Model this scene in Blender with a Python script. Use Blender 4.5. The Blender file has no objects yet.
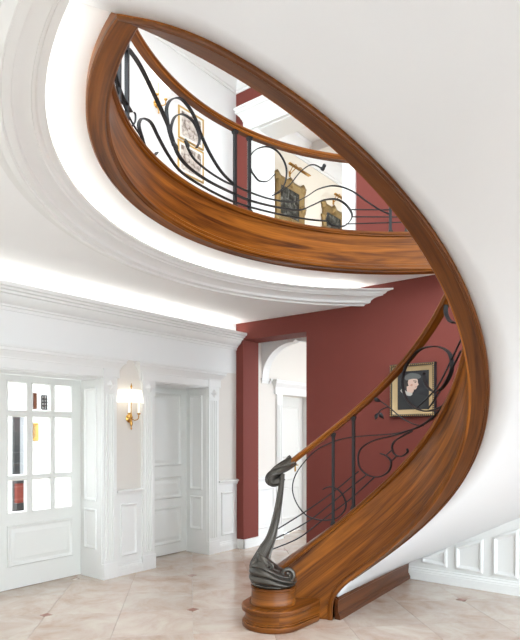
import bpy, bmesh, math, random
from mathutils import Vector, Matrix
PI = math.pi
random.seed(7)
S = bpy.context.scene
COL = S.collection

# ------------------------------------------------------------------ camera
F_PX, CX, HY, CAM_H = 576.0, 260.0, 434.2, 1.5
YAW = math.radians(38.1)
C0 = Vector((4.95, -5.80, 0.0))
EX = Vector((math.cos(YAW), math.sin(YAW), 0)); EY = Vector((-math.sin(YAW), math.cos(YAW), 0))
CAM = Vector((C0.x, C0.y, CAM_H))
cd = bpy.data.cameras.new('camera'); cam = bpy.data.objects.new('camera', cd); COL.objects.link(cam)
cam.location = CAM; cam.rotation_euler = (PI/2, 0, YAW)
cd.sensor_fit = 'HORIZONTAL'; cd.sensor_width = 36; cd.lens = 36*F_PX/520
cd.shift_y = (HY-320)/520; cd.clip_start = 0.05
S.camera = cam

# ------------------------------------------------------------------ world, exposure
w = bpy.data.worlds.new('daylight'); S.world = w; w.use_nodes = True
w.node_tree.nodes['Background'].inputs[0].default_value = (0.81, 0.915, 1.0, 1)
w.node_tree.nodes['Background'].inputs[1].default_value = 2.0
S.view_settings.view_transform = 'Standard'; S.view_settings.look = 'None'
S.view_settings.gamma = 1; S.view_settings.use_curve_mapping = False
S.view_settings.exposure = 1.9

LED_STRENGTH = 5.5
def area(name, loc, sx, sy, power, rot=(0, 0, 0), col=(1, 1, 1)):
    l = bpy.data.lights.new(name, 'AREA'); l.shape = 'RECTANGLE'; l.size = sx; l.size_y = sy; l.energy = power; l.color = col
    o = bpy.data.objects.new(name, l); COL.objects.link(o); o.location = loc; o.rotation_euler = rot
area('stairwell_fill_light', (4.0, -3.2, 6.10), 3.6, 3.6, 58, col=(0.86, 0.94, 1))  # unseen lamp added above the well to brighten the upper storey
area('picture_room_fill_light', (1.6, 2.6, 6.0), 1.6, 2.6, 4, col=(0.95, 0.97, 1))  # added fill for the picture room, stands for no known fitting
area('salon_fill_light', (-1.5, -2.8, 3.0), 1.6, 2.4, 18)  # added fill that brightens the room behind the glazed door
area('hall_fill_light', (1.4, 1.6, 2.88), 1.0, 1.2, 3)  # unseen fill lamp added to lift the hall

# ------------------------------------------------------------------ photo pixel -> point on a known surface
def ray(px, py):
    return EX*((px-CX)/F_PX) + EY + Vector((0, 0, (HY-py)/F_PX))
def onX(px, py, X=0.0):
    r = ray(px, py); return CAM + r*((X-CAM.x)/r.x)
def onY(px, py, Y=0.0):
    r = ray(px, py); return CAM + r*((Y-CAM.y)/r.y)
def wpt(x, y, z=0.0):            # camera-aligned ground coordinates -> world
    p = C0 + EX*x + EY*y; p.z = z; return p

# ------------------------------------------------------------------ materials
def mat(name, color, rough=0.5, metal=0.0, coat=0.0, bump=None, emit=None, spec=None):
    m = bpy.data.materials.new(name); m.use_nodes = True
    n = m.node_tree; b = n.nodes['Principled BSDF']
    b.inputs['Base Color'].default_value = (*color, 1); b.inputs['Roughness'].default_value = rough
    b.inputs['Metallic'].default_value = metal; b.inputs['Coat Weight'].default_value = coat
    b.inputs['Coat Roughness'].default_value = 0.12
    if spec is not None: b.inputs['Specular IOR Level'].default_value = spec
    if emit:
        b.inputs['Emission Color'].default_value = (*emit[0], 1); b.inputs['Emission Strength'].default_value = emit[1]
    if bump:
        t = n.nodes.new('ShaderNodeTexNoise'); t.inputs['Scale'].default_value = bump[0]; t.inputs['Detail'].default_value = 4
        c = n.nodes.new('ShaderNodeTexCoord'); n.links.new(c.outputs['Object'], t.inputs['Vector'])
        k = n.nodes.new('ShaderNodeBump'); k.inputs['Strength'].default_value = bump[1]; k.inputs['Distance'].default_value = 0.01
        n.links.new(t.outputs['Fac'], k.inputs['Height']); n.links.new(k.outputs['Normal'], b.inputs['Normal'])
    return m
def ramp(n, fac, stops):
    r = n.nodes.new('ShaderNodeValToRGB'); e = r.color_ramp.elements
    while len(e) < len(stops): e.new(0.5)
    for i, (p, c) in enumerate(stops): e[i].position = p; e[i].color = (*c, 1)
    n.links.new(fac, r.inputs['Fac']); return r.outputs['Color']
def wood_mat(name, dark, mid, light, rough=0.33, coat=0.05, scale=1.0):
    m = bpy.data.materials.new(name); m.use_nodes = True; n = m.node_tree; b = n.nodes['Principled BSDF']
    uv = n.nodes.new('ShaderNodeUVMap'); uv.uv_map = 'UVMap'
    mp = n.nodes.new('ShaderNodeMapping'); mp.inputs['Scale'].default_value = (0.55*scale, 9*scale, 1)
    n.links.new(uv.outputs['UV'], mp.inputs['Vector'])
    t1 = n.nodes.new('ShaderNodeTexNoise'); t1.inputs['Scale'].default_value = 1.6; t1.inputs['Detail'].default_value = 7; t1.inputs['Distortion'].default_value = 1.6
    n.links.new(mp.outputs['Vector'], t1.inputs['Vector'])
    mp2 = n.nodes.new('ShaderNodeMapping'); mp2.inputs['Scale'].default_value = (5*scale, 130*scale, 1)
    n.links.new(uv.outputs['UV'], mp2.inputs['Vector'])
    t2 = n.nodes.new('ShaderNodeTexNoise'); t2.inputs['Scale'].default_value = 1.0; t2.inputs['Detail'].default_value = 3
    n.links.new(mp2.outputs['Vector'], t2.inputs['Vector'])
    mx = n.nodes.new('ShaderNodeMath'); mx.operation = 'MULTIPLY_ADD'; mx.inputs[1].default_value = 0.30
    n.links.new(t2.outputs['Fac'], mx.inputs[0]); n.links.new(t1.outputs['Fac'], mx.inputs[2])
    col = ramp(n, mx.outputs[0], [(0.44, dark), (0.62, mid), (0.84, light)])
    n.links.new(col, b.inputs['Base Color'])
    b.inputs['Roughness'].default_value = rough; b.inputs['Coat Weight'].default_value = coat; b.inputs['Coat Roughness'].default_value = 0.15
    b.inputs['Specular IOR Level'].default_value = 0.22
    k = n.nodes.new('ShaderNodeBump'); k.inputs['Strength'].default_value = 0.06; k.inputs['Distance'].default_value = 0.005
    n.links.new(t2.outputs['Fac'], k.inputs['Height']); n.links.new(k.outputs['Normal'], b.inputs['Normal'])
    return m
def marble_mat():
    m = bpy.data.materials.new('beige_marble'); m.use_nodes = True; n = m.node_tree; b = n.nodes['Principled BSDF']
    tc = n.nodes.new('ShaderNodeTexCoord'); oi = n.nodes.new('ShaderNodeObjectInfo')
    geo = n.nodes.new('ShaderNodeNewGeometry')
    add = n.nodes.new('ShaderNodeVectorMath'); add.operation = 'MULTIPLY_ADD'
    cmb = n.nodes.new('ShaderNodeCombineXYZ')
    n.links.new(oi.outputs['Random'], cmb.inputs[0]); n.links.new(oi.outputs['Random'], cmb.inputs[1]); n.links.new(oi.outputs['Random'], cmb.inputs[2])
    n.links.new(cmb.outputs[0], add.inputs[0]); add.inputs[1].default_value = (37, 53, 19)
    n.links.new(geo.outputs['Position'], add.inputs[2])
    t = n.nodes.new('ShaderNodeTexNoise'); t.inputs['Scale'].default_value = 2.6; t.inputs['Detail'].default_value = 9; t.inputs['Distortion'].default_value = 0.5; t.inputs['Roughness'].default_value = 0.68
    n.links.new(add.outputs[0], t.inputs['Vector'])
    c1 = ramp(n, t.outputs['Fac'], [(0.28, (0.40, 0.26, 0.19)), (0.43, (0.51, 0.395, 0.32)), (0.57, (0.58, 0.485, 0.41)), (0.75, (0.65, 0.59, 0.52))])
    mul = n.nodes.new('ShaderNodeMix'); mul.data_type = 'RGBA'; mul.blend_type = 'MULTIPLY'; mul.inputs[0].default_value = 1
    v = n.nodes.new('ShaderNodeMapRange'); v.inputs['To Min'].default_value = 0.93; v.inputs['To Max'].default_value = 1.04
    n.links.new(oi.outputs['Random'], v.inputs['Value'])
    n.links.new(c1, mul.inputs[6]); n.links.new(v.outputs[0], mul.inputs[7])
    n.links.new(mul.outputs[2], b.inputs['Base Color'])
    b.inputs['Roughness'].default_value = 0.16
    return m
M = {}
M['trim'] = mat('white_lacquer', (0.80, 0.80, 0.775), 0.32)
M['door'] = mat('door_lacquer', (0.74, 0.74, 0.70), 0.34)
M['wall'] = mat('greige_paint', (0.72, 0.68, 0.62), 0.6, bump=(300, 0.05))
M['white_wall'] = mat('white_paint', (0.82, 0.82, 0.80), 0.6)
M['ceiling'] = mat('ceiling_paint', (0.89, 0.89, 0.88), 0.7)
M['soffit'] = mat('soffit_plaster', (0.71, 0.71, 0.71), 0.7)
M['red'] = mat('brick_red_paint', (0.195, 0.049, 0.038), 0.6, bump=(220, 0.06), spec=0.15)
M['beige'] = mat('cream_paint', (0.76, 0.69, 0.57), 0.6)
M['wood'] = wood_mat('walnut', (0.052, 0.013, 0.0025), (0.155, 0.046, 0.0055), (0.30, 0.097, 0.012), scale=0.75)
M['wood_shaded'] = wood_mat('walnut_shaded', (0.050, 0.013, 0.0025), (0.092, 0.027, 0.005), (0.135, 0.043, 0.008), scale=1.4)  # walnut darkened, the shade under the stringer is put into its colour
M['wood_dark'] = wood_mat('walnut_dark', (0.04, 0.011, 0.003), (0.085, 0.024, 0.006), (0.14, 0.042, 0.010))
M['iron'] = mat('wrought_iron', (0.022, 0.022, 0.023), 0.45, 0.5, bump=(90, 0.25))
M['bronze'] = mat('pewter_casting', (0.085, 0.077, 0.066), 0.34, 0.75, bump=(70, 0.3))
M['gold'] = mat('gilt', (0.58, 0.38, 0.13), 0.36, 0.75, bump=(60, 0.35))
M['oldgold'] = mat('antique_gilt', (0.24, 0.155, 0.055), 0.42, 0.6, bump=(45, 0.7))
M['palegold'] = mat('pale_gilt', (0.46, 0.33, 0.17), 0.45, 0.25)
M['brass'] = mat('brass', (0.62, 0.36, 0.10), 0.25, 1.0)
M['marble'] = marble_mat()
M['grout'] = mat('grout', (0.56, 0.48, 0.42), 0.7)
M['inset'] = mat('red_marble', (0.24, 0.075, 0.04), 0.3, bump=None)
M['black'] = mat('black_lacquer', (0.02, 0.02, 0.022), 0.35)
M['grey'] = mat('grey_stone', (0.30, 0.31, 0.33), 0.5)
M['paper'] = mat('paper', (0.80, 0.78, 0.73), 0.8)
M['shade'] = mat('lamp_shade_fabric', (0.9, 0.88, 0.82), 0.8, emit=((1.0, 0.94, 0.85), 0.22))
M['candle'] = mat('candle_tube', (0.88, 0.84, 0.76), 0.6, emit=((1.0, 0.9, 0.7), 0.15))
M['led'] = mat('led_tape', (1, 1, 1), 0.6, emit=((1.0, 0.985, 0.96), LED_STRENGTH))
M['led_soft'] = mat('led_tape_soft', (1, 1, 1), 0.6, emit=((1.0, 0.985, 0.96), LED_STRENGTH*0.5))
M['skin'] = mat('painted_skin', (0.62, 0.43, 0.34), 0.6)
M['cheek'] = mat('painted_cheek', (0.50, 0.25, 0.19), 0.6)
M['hat'] = mat('painted_hat', (0.11, 0.115, 0.11), 0.6)
M['hair'] = mat('painted_hair', (0.022, 0.016, 0.013), 0.6)
M['coat'] = mat('painted_coat', (0.016, 0.017, 0.019), 0.6)
M['linen'] = mat('painted_linen', (0.50, 0.47, 0.42), 0.6)
def canvas_mat(name, stops, scale):
    m = bpy.data.materials.new(name); m.use_nodes = True; n = m.node_tree; b = n.nodes['Principled BSDF']
    tc = n.nodes.new('ShaderNodeTexCoord'); t = n.nodes.new('ShaderNodeTexNoise')
    t.inputs['Scale'].default_value = scale; t.inputs['Detail'].default_value = 6; t.inputs['Distortion'].default_value = 0.8
    n.links.new(tc.outputs['Object'], t.inputs['Vector'])
    n.links.new(ramp(n, t.outputs['Fac'], stops), b.inputs['Base Color']); b.inputs['Roughness'].default_value = 0.7; b.inputs['Specular IOR Level'].default_value = 0.15
    return m
M['canvas'] = canvas_mat('portrait_ground', [(0.3, (0.02, 0.02, 0.022)), (0.7, (0.055, 0.055, 0.058))], 5)
M['landscape'] = canvas_mat('oil_landscape', [(0.35, (0.015, 0.015, 0.011)), (0.47, (0.04, 0.038, 0.028)), (0.58, (0.10, 0.095, 0.08)), (0.72, (0.24, 0.24, 0.21))], 11)
M['engraving'] = canvas_mat('old_print', [(0.38, (0.22, 0.17, 0.14)), (0.52, (0.55, 0.48, 0.42)), (0.66, (0.72, 0.66, 0.58))], 16)
g = bpy.data.materials.new('clear_glass'); g.use_nodes = True
n = g.node_tree; n.nodes.clear()
o = n.nodes.new('ShaderNodeOutputMaterial'); a = n.nodes.new('ShaderNodeBsdfTransparent'); c = n.nodes.new('ShaderNodeBsdfGlossy'); x = n.nodes.new('ShaderNodeMixShader')
a.inputs[0].default_value = (0.96, 0.97, 0.97, 1); c.inputs['Roughness'].default_value = 0.02; x.inputs[0].default_value = 0.07
n.links.new(a.outputs[0], x.inputs[1]); n.links.new(c.outputs[0], x.inputs[2]); n.links.new(x.outputs[0], o.inputs[0])
M['glass'] = g

# ------------------------------------------------------------------ mesh helpers
class MB:
    def __init__(s): s.v = []; s.f = []; s.uv = []
    def add(s, verts, faces, uvs=None):
        b = len(s.v); s.v += [Vector(p) for p in verts]
        for i, fc in enumerate(faces):
            s.f.append([b+k for k in fc])
            if uvs: s.uv.append([uvs[k] for k in fc] if not isinstance(uvs[0], list) else uvs[i])
            else: s.uv.append(None)
        return s
    def box(s, lo, hi):
        (x0, y0, z0), (x1, y1, z1) = lo, hi
        if x0 > x1: x0, x1 = x1, x0
        if y0 > y1: y0, y1 = y1, y0
        if z0 > z1: z0, z1 = z1, z0
        s.add([(x0,y0,z0),(x1,y0,z0),(x1,y1,z0),(x0,y1,z0),(x0,y0,z1),(x1,y0,z1),(x1,y1,z1),(x0,y1,z1)],
              [(0,3,2,1),(4,5,6,7),(0,1,5,4),(1,2,6,5),(2,3,7,6),(3,0,4,7)]); return s
    def prism(s, poly, off):     # closed planar loop of points extruded by the vector off
        k = len(poly); a = [Vector(p) for p in poly]; b = [p+Vector(off) for p in a]
        s.add(a+b, [list(range(k))[::-1], list(range(k, 2*k))] + [[i, (i+1) % k, k+(i+1) % k, k+i] for i in range(k)]); return s
    def sweep(s, P, N, prof, closed=False, U=None):
        """profile points (a,b): a along N (unit), b along U (default world up)."""
        k = len(prof); L = 0; uvl = []; vs = []
        pl = [0]
        for i in range(1, k+1): pl.append(pl[-1] + math.dist(prof[i-1], prof[i % k]))
        for i, p in enumerate(P):
            if i: L += (P[i]-P[i-1]).length
            uvl.append(L)
            u = U[i] if U else Vector((0, 0, 1))
            for (a_, b_) in prof: vs.append(p + N[i]*a_ + u*b_)
        fs, us = [], []
        m = len(P)
        for i in range(m-1 if not closed else m):
            j = (i+1) % m
            for q in range(k):
                r = (q+1) % k
                fs.append([i*k+q, j*k+q, j*k+r, i*k+r])
                u1 = uvl[j] if j else L+0.01
                us.append([(uvl[i], pl[q]), (u1, pl[q]), (u1, pl[q+1]), (uvl[i], pl[q+1])])
        if not closed:
            fs.append(list(range(k))); us.append([(p_[0], p_[1]) for p_ in prof])
            fs.append([(m-1)*k+q for q in range(k)][::-1]); us.append([(p_[0], p_[1]) for p_ in prof][::-1])
        b = len(s.v); s.v += vs
        for fc, u_ in zip(fs, us): s.f.append([b+q for q in fc]); s.uv.append(u_)
        return s
    def tube(s, P, R, seg=8):
        """round tube along P with radius per point"""
        if not isinstance(R, (list, tuple)): R = [R]*len(P)
        T = []
        for i in range(len(P)):
            d = (P[min(i+1, len(P)-1)] - P[max(i-1, 0)]); T.append(d.normalized() if d.length > 1e-9 else Vector((0, 0, 1)))
        ref = Vector((0, 0, 1)) if abs(T[0].z) < 0.9 else Vector((1, 0, 0))
        a_ = T[0].cross(ref).normalized(); N, U = [], []
        for t in T:
            a_ = (a_ - t*a_.dot(t)).normalized(); N.append(a_.copy()); U.append(t.cross(a_))
        vs = []; fs = []
        for i, p in enumerate(P):
            for q in range(seg):
                an = 2*PI*q/seg; vs.append(p + (N[i]*math.cos(an) + U[i]*math.sin(an))*R[i])
        for i in range(len(P)-1):
            for q in range(seg): fs.append([i*seg+q, (i+1)*seg+q, (i+1)*seg+(q+1) % seg, i*seg+(q+1) % seg][::-1])
        fs.append(list(range(seg))); fs.append([(len(P)-1)*seg+q for q in range(seg)][::-1])
        s.add(vs, fs); return s
    def lathe(s, prof, c=(0, 0, 0), seg=28, a0=0, a1=2*PI):
        full = abs(a1-a0-2*PI) < 1e-6; k = len(prof); n_ = seg if full else seg+1
        vs = []; fs = []; us = []
        for i in range(n_):
            an = a0+(a1-a0)*i/seg
            for (r, z) in prof: vs.append(Vector((c[0]+r*math.cos(an), c[1]+r*math.sin(an), c[2]+z)))
        for i in range(seg):
            j = (i+1) % n_
            for q in range(k-1):
                fs.append([i*k+q, j*k+q, j*k+q+1, i*k+q+1])
                us.append([(i/seg*0.9, prof[q][1]), ((i+1)/seg*0.9, prof[q][1]), ((i+1)/seg*0.9, prof[q+1][1]), (i/seg*0.9, prof[q+1][1])])
        b = len(s.v); s.v += vs
        for fc, u_ in zip(fs, us): s.f.append([b+q for q in fc]); s.uv.append(u_)
        return s
    def build(s, name, material, parent=None, smooth=True, angle=38, rootloc=None):
        if parent is not None: off = WLOC[parent.name]
        elif rootloc is not None: off = Vector(rootloc)
        else:
            xs = [p.x for p in s.v]; ys = [p.y for p in s.v]; zs = [p.z for p in s.v]
            off = Vector(((min(xs)+max(xs))/2, (min(ys)+max(ys))/2, min(zs)))
        me = bpy.data.meshes.new(name)
        me.from_pydata([p-off for p in s.v], [], s.f)
        uvl = me.uv_layers.new(name='UVMap')
        xs = [max(p[i] for p in s.v)-min(p[i] for p in s.v) for i in range(3)]
        ax = sorted(range(3), key=lambda i: -xs[i])
        for poly, uv in zip(me.polygons, s.uv):
            if uv:
                for li, u_ in zip(poly.loop_indices, uv): uvl.data[li].uv = u_
            else:
                nn = poly.normal; drop = max(range(3), key=lambda i: abs(nn[i])); keep = [i for i in ax if i != drop]
                for li in poly.loop_indices:
                    co = me.vertices[me.loops[li].vertex_index].co; uvl.data[li].uv = (co[keep[0]], co[keep[1]])
        bm = bmesh.new(); bm.from_mesh(me); bmesh.ops.recalc_face_normals(bm, faces=bm.faces); bm.to_mesh(me); bm.free()
        if smooth:
            for p in me.polygons: p.use_smooth = True
            me.set_sharp_from_angle(angle=math.radians(angle))
        me.materials.append(material)
        ob = bpy.data.objects.new(name, me); COL.objects.link(ob)
        if parent is not None: ob.parent = parent; WLOC[ob.name] = off.copy()
        else: ob.location = off; WLOC[ob.name] = off.copy()
        return ob
WLOC = {}
def root(name, loc, label=None, cat=None, group=None, kind=None):
    e = bpy.data.objects.new(name, None); e.empty_display_size = 0.1; COL.objects.link(e); e.location = loc; WLOC[e.name] = Vector(loc)
    return tag(e, label, cat, group, kind)
def tag(o, label=None, cat=None, group=None, kind=None):
    if label: o['label'] = label
    if cat: o['category'] = cat
    if group: o['group'] = group
    if kind: o['kind'] = kind
    return o
def struct(o, label=None): o['kind'] = 'structure'; 
def catmull(pts, n=6):
    P = [pts[0]] + list(pts) + [pts[-1]]; out = []
    for i in range(1, len(P)-2):
        p0, p1, p2, p3 = [Vector(q) for q in P[i-1:i+3]]
        for k in range(n):
            t = k/n
            out.append(0.5*((2*p1) + (p2-p0)*t + (2*p0-5*p1+4*p2-p3)*t*t + (3*p1-p0-3*p2+p3)*t**3))
    out.append(Vector(P[-2])); return out
def frame_moulding(mb, poly, nrm, prof):
    """mitred moulding along a closed polygon (3-D, planar); prof = (inset, height) from outer edge inwards"""
    P = [Vector(p) for p in poly]; k = len(P); nrm = Vector(nrm).normalized()
    cen = sum(P, Vector())/k; rows = []
    for i in range(k):
        e0 = (P[i]-P[i-1]).normalized(); e1 = (P[(i+1) % k]-P[i]).normalized()
        n0 = nrm.cross(e0); n1 = nrm.cross(e1)
        if n0.dot(cen-P[i]) < 0: n0 = -n0
        if n1.dot(cen-P[i]) < 0: n1 = -n1
        bis = (n0+n1)/(1+n0.dot(n1)); rows.append([P[i]+bis*a_+nrm*h for a_, h in prof])
    m = len(prof); vs = [p for r in rows for p in r]; fs = []
    for i in range(k):
        j = (i+1) % k
        for q in range(m-1): fs.append([i*m+q, j*m+q, j*m+q+1, i*m+q+1])
    mb.add(vs, fs); return mb
PANEL = [(0, -0.004), (0, 0.008), (0.006, 0.016), (0.014, 0.018), (0.020, 0.010), (0.028, 0.007), (0.034, 0.0), (0.034, -0.004)]
RAISED = [(0, -0.004), (0.002, 0.002), (0.03, 0.010), (0.032, 0.012)]
def raised_field(mb, poly, nrm):
    frame_moulding(mb, poly, nrm, RAISED)
    P = [Vector(p) for p in poly]; k = len(P); nr = Vector(nrm).normalized(); cen = sum(P, Vector())/k
    q = []
    for i in range(k):
        e0 = (P[i]-P[i-1]).normalized(); e1 = (P[(i+1) % k]-P[i]).normalized(); n0 = nr.cross(e0); n1 = nr.cross(e1)
        if n0.dot(cen-P[i]) < 0: n0 = -n0
        if n1.dot(cen-P[i]) < 0: n1 = -n1
        q.append(P[i]+(n0+n1)/(1+n0.dot(n1))*0.032+nr*0.012)
    mb.add(q, [list(range(k))])
def rectX(X, y0, y1, z0, z1): return [Vector((X, y0, z0)), Vector((X, y1, z0)), Vector((X, y1, z1)), Vector((X, y0, z1))]
def rectY(Y, x0, x1, z0, z1): return [Vector((x0, Y, z0)), Vector((x1, Y, z0)), Vector((x1, Y, z1)), Vector((x0, Y, z1))]

# ------------------------------------------------------------------ key dimensions
Z_CEIL, Z_REC, Z_SLAB, Z_UP, Z_UPC = 2.957, 3.150, 3.20, 3.36, 6.22
SC = (0.3812, 3.6739); R_POLY = (0.9734, -0.447, 0.3258, 0.299, 1.3878)   # stair well curve (camera-aligned plan)
SW = 0.103; Z0, KZ = 0.3438, 0.8309; S_TOP = 0.52
GC, GR, GW, ZF = (1.336, 3.485), 2.19, 0.095, 3.10                         # gallery edge circle
TH0 = math.radians(105.0); TH1 = 1.2-(ZF-Z0)/KZ
def zin(th): return Z0+KZ*(1.2-th)
def stair_xy(th):
    t = (1.2-th)/4; r = sum(c_*t**i for i, c_ in enumerate(R_POLY))
    return wpt(SC[0]+r*math.cos(th), SC[1]+r*math.sin(th))
def stair_n(th):
    d = stair_xy(th-1e-3)-stair_xy(th+1e-3); d.normalize(); return Vector((-d.y, d.x, 0))    # away from the well
SCW = wpt(*SC); GCW = wpt(*GC)
def z_to_th(z): return 1.2-(z-Z0)/KZ
def outer_dir(th):
    """world angle of the outer (wall side) end of the radial line that starts at th"""
    z = zin(th); a_ = th+YAW
    stops = [(-0.3, -24), (0.1, -21), (0.69, -4.5), (0.95, 0), (2.5, 0), (3.1, 21), (3.5, 22)]
    for (za, oa), (zb, ob) in zip(stops, stops[1:]):
        if z <= zb or zb == 3.5:
            o_ = oa+(ob-oa)*max(0, min(1, (z-za)/(zb-za))); break
    return a_+math.radians(o_)
def outer_pt(th, inset=0.0):
    a_ = outer_dir(th); r = 2.9
    if math.sin(a_) > 0.05: r = min(r, (-SCW.y)/math.sin(a_))
    r -= inset
    return Vector((SCW.x+r*math.cos(a_), SCW.y+r*math.sin(a_), 0))
def gal_pt(ph, r): return Vector((GCW.x+r*math.cos(ph), GCW.y+r*math.sin(ph), 0))
mit = stair_xy(TH1); PH1 = math.atan2(mit.y-GCW.y, mit.x-GCW.x) % (2*PI); PH0 = PI/2
RC = (1.187, 3.663); RE = 1.0961                                             # ceiling ring (ellipse in plan)
def ring_pt(t, a_): return wpt(RC[0]+a_*math.cos(t), RC[1]+a_*RE*math.sin(t))

# ================================================================== STRUCTURE
# ---- floor: bed of grout, diagonal marble tiles with small red insets at every second corner
fl = MB().box((-4.2, -9.0, -0.16), (9.0, 4.2, -0.010)).build('floor', M['grout']); struct(fl)
TS = 0.6045; org = Vector((0.60, -1.42, 0)); d1 = Vector((math.sqrt(.5), math.sqrt(.5), 0)); d2 = Vector((-math.sqrt(.5), math.sqrt(.5), 0))
def tile_mesh(ci, cj):
    gp = 0.0008; cl = 0.053; lo, hi = gp, TS-gp
    cs = [(lo, lo), (hi, lo), (hi, hi), (lo, hi)]; poly = []
    for k, (u, v) in enumerate(cs):
        if (u > TS/2) == (ci == 1) and (v > TS/2) == (cj == 1):
            su = 1 if u < TS/2 else -1; sv = 1 if v < TS/2 else -1
            pts = [(u+su*cl, v), (u, v+sv*cl)]
            if k in (0, 2): pts = pts[::-1]
            poly += pts
        else: poly.append((u, v))
    me = bpy.data.meshes.new('tile'); vs = []; k = len(poly); cxy = TS/2
    for ins, z in ((0, -0.0100), (0, -0.0007), (0.0007, 0.0)):
        for (u, v) in poly:
            uu = u+(ins if u < cxy else -ins); vv = v+(ins if v < cxy else -ins); p = d1*uu+d2*vv; vs.append((p.x, p.y, z))
    fs = [list(range(2*k, 3*k))]
    for lv in range(2): fs += [[lv*k+i, lv*k+(i+1) % k, (lv+1)*k+(i+1) % k, (lv+1)*k+i] for i in range(k)]
    me.from_pydata(vs, [], fs); me.materials.append(M['marble']); return me
TM = {(a_, b_): tile_mesh(a_, b_) for a_ in (0, 1) for b_ in (0, 1)}
im = bpy.data.meshes.new('inset'); h_ = 0.0355
im.from_pydata([(-h_, -h_, -.010), (h_, -h_, -.010), (h_, h_, -.010), (-h_, h_, -.010), (-h_, -h_, -.0003), (h_, -h_, -.0003), (h_, h_, -.0003), (-h_, h_, -.0003)],
               [], [(4, 5, 6, 7), (0, 1, 5, 4), (1, 2, 6, 5), (2, 3, 7, 6), (3, 0, 4, 7)]); im.materials.append(M['inset'])
fo = WLOC[fl.name]
for i in range(-16, 18):
    for j in range(-16, 18):
        p = org+d1*(i*TS)+d2*(j*TS); c_ = p+(d1+d2)*(TS/2)
        if -0.85 < c_.x < 6.6 and -5.4 < c_.y < 2.6 and (c_.y < 0.9 or c_.x < 2.6):
            t = bpy.data.objects.new('tile', TM[(i % 2, j % 2)]); COL.objects.link(t); t.parent = fl; t.location = p-fo
            if i % 2 == 0 and j % 2 == 0 and c_.x > -0.2:
                q = bpy.data.objects.new('inset', im); COL.objects.link(q); q.parent = fl; q.location = p-fo

# ---- left wall (plane X = 0) with two recessed doors, lower storey and upper storey in one sheet
DX = -0.36                        # door plane
D1 = (-3.97, -2.13); D2 = (-1.44, -0.555); DH = 2.09
def wall_box(name, lo, hi, m): o = MB().box(lo, hi).build(name, m, smooth=False); struct(o); return o
wl = MB()
for y0, y1 in ((-7.0, D1[0]), (D1[1], D2[0]), (D2[1], 0.0)): wl.box((-0.36, y0, 0), (0, y1, DH))
wl.box((-0.36, -7.0, DH), (0, 0.0, 2.30))
fz_ = MB().box((-0.36, -7.0, 2.30), (0, 0.0, Z_UP)).build('wall_left_frieze', M['white_wall'], smooth=False); struct(fz_)
o = wl.build('wall_left', M['wall'], smooth=False); struct(o)
o = MB().box((-0.36, -7.0, Z_UP), (0, 0, Z_UPC)).build('wall_left_upper', M['white_wall'], smooth=False); struct(o)

# ---- red wall (plane Y = 0) with the hall opening below and a door opening above
OX0, OX1, OZ = 0.125, 1.112, 2.735; RT = 0.32
UX0, UX1, UZ = 0.365, 1.63, 5.42
rw = MB()
rw.box((-0.36, 0, 0), (OX0, RT, Z_UP)).box((OX1, 0, 0), (8.0, RT, Z_UP)).box((OX0, 0, OZ), (OX1, RT, Z_UP))
rw.box((-0.36, 0, Z_UP), (UX0, RT, Z_UPC)).box((UX1, 0, Z_UP), (8.0, RT, Z_UPC)).box((UX0, 0, UZ), (UX1, RT, Z_UPC))
o = rw.build('wall_back', M['red'], smooth=False); struct(o)

# ---- lower ceiling: one slab with the stair well and the ring cut out
def ring_hit(a_, z_unused=0):
    best = None
    for k in range(2000):
        t = PI*k/2000; p = ring_pt(t, a_)
        if p.y >= 0: best = t
        elif best is not None: return t
    return best
def landing_t(a_):
    # parameter where the ring meets the landing line (stair head)
    A = mit+stair_n(TH1)*SW; B = outer_pt(TH1); d = (B-A); nrm = Vector((-d.y, d.x, 0))
    prev = None
    for k in range(2400):
        t = PI*0.9+PI*0.9*k/2400; p = ring_pt(t, a_); v = (p-A).dot(nrm)
        if prev is not None and v*prev < 0 and (p-A).dot(d) > 0: return t
        prev = v
    return 4.4
RA_LIP, RA_BOT, RA_TR = 2.363, 2.560, 2.640
tA, tB = ring_hit(RA_TR), landing_t(RA_TR)
NR = 96
loop = [ring_pt(tA+(tB-tA)*i/NR, RA_TR) for i in range(NR+1)]
loop[0].y = 0
B_ = []
for i in range(60):
    th = TH1+(z_to_th(1.1)-TH1)*i/59; B_.append(outer_pt(th, -0.05))
B_ = [p for p in B_ if p.y < -0.02]
xe = B_[-1].x
def slab(name, notch, z0, z1, m, x1=7.8, y0=-7.6):
    poly = [Vector((0, 0, 0)), *notch, Vector((notch[-1].x, 0, 0)), Vector((x1, 0, 0)), Vector((x1, y0, 0)), Vector((0, y0, 0))]
    bm = bmesh.new(); vs = [bm.verts.new((p.x, p.y, z0)) for p in poly]; f = bm.faces.new(vs)
    bmesh.ops.triangulate(bm, faces=[f]); top = bmesh.ops.extrude_face_region(bm, geom=bm.faces[:])
    bmesh.ops.translate(bm, verts=[g_ for g_ in top['geom'] if isinstance(g_, bmesh.types.BMVert)], vec=(0, 0, z1-z0))
    bmesh.ops.recalc_face_normals(bm, faces=bm.faces)
    me = bpy.data.meshes.new(name); bm.to_mesh(me); bm.free(); me.materials.append(m)
    o = bpy.data.objects.new(name, me); COL.objects.link(o); struct(o); return o
slab('ceiling', loop+B_, Z_CEIL, Z_CEIL+0.05, M['ceiling'])
# upper floor slab, cut to the gallery circle
garc = [gal_pt(PH0+(PH1-PH0)*i/80, GR+GW*0.6) for i in range(81)]
garc[0] = Vector((GCW.x, -0.001, 0))
slab('floor_upper', [Vector((GCW.x-0.02, -0.0005, 0))]+garc[2:]+B_, Z_SLAB, Z_UP, M['marble'])
slab('ceiling_upper', [Vector((7.0, -0.01, 0))], Z_UPC, Z_UPC+0.1, M['ceiling'])

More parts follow.
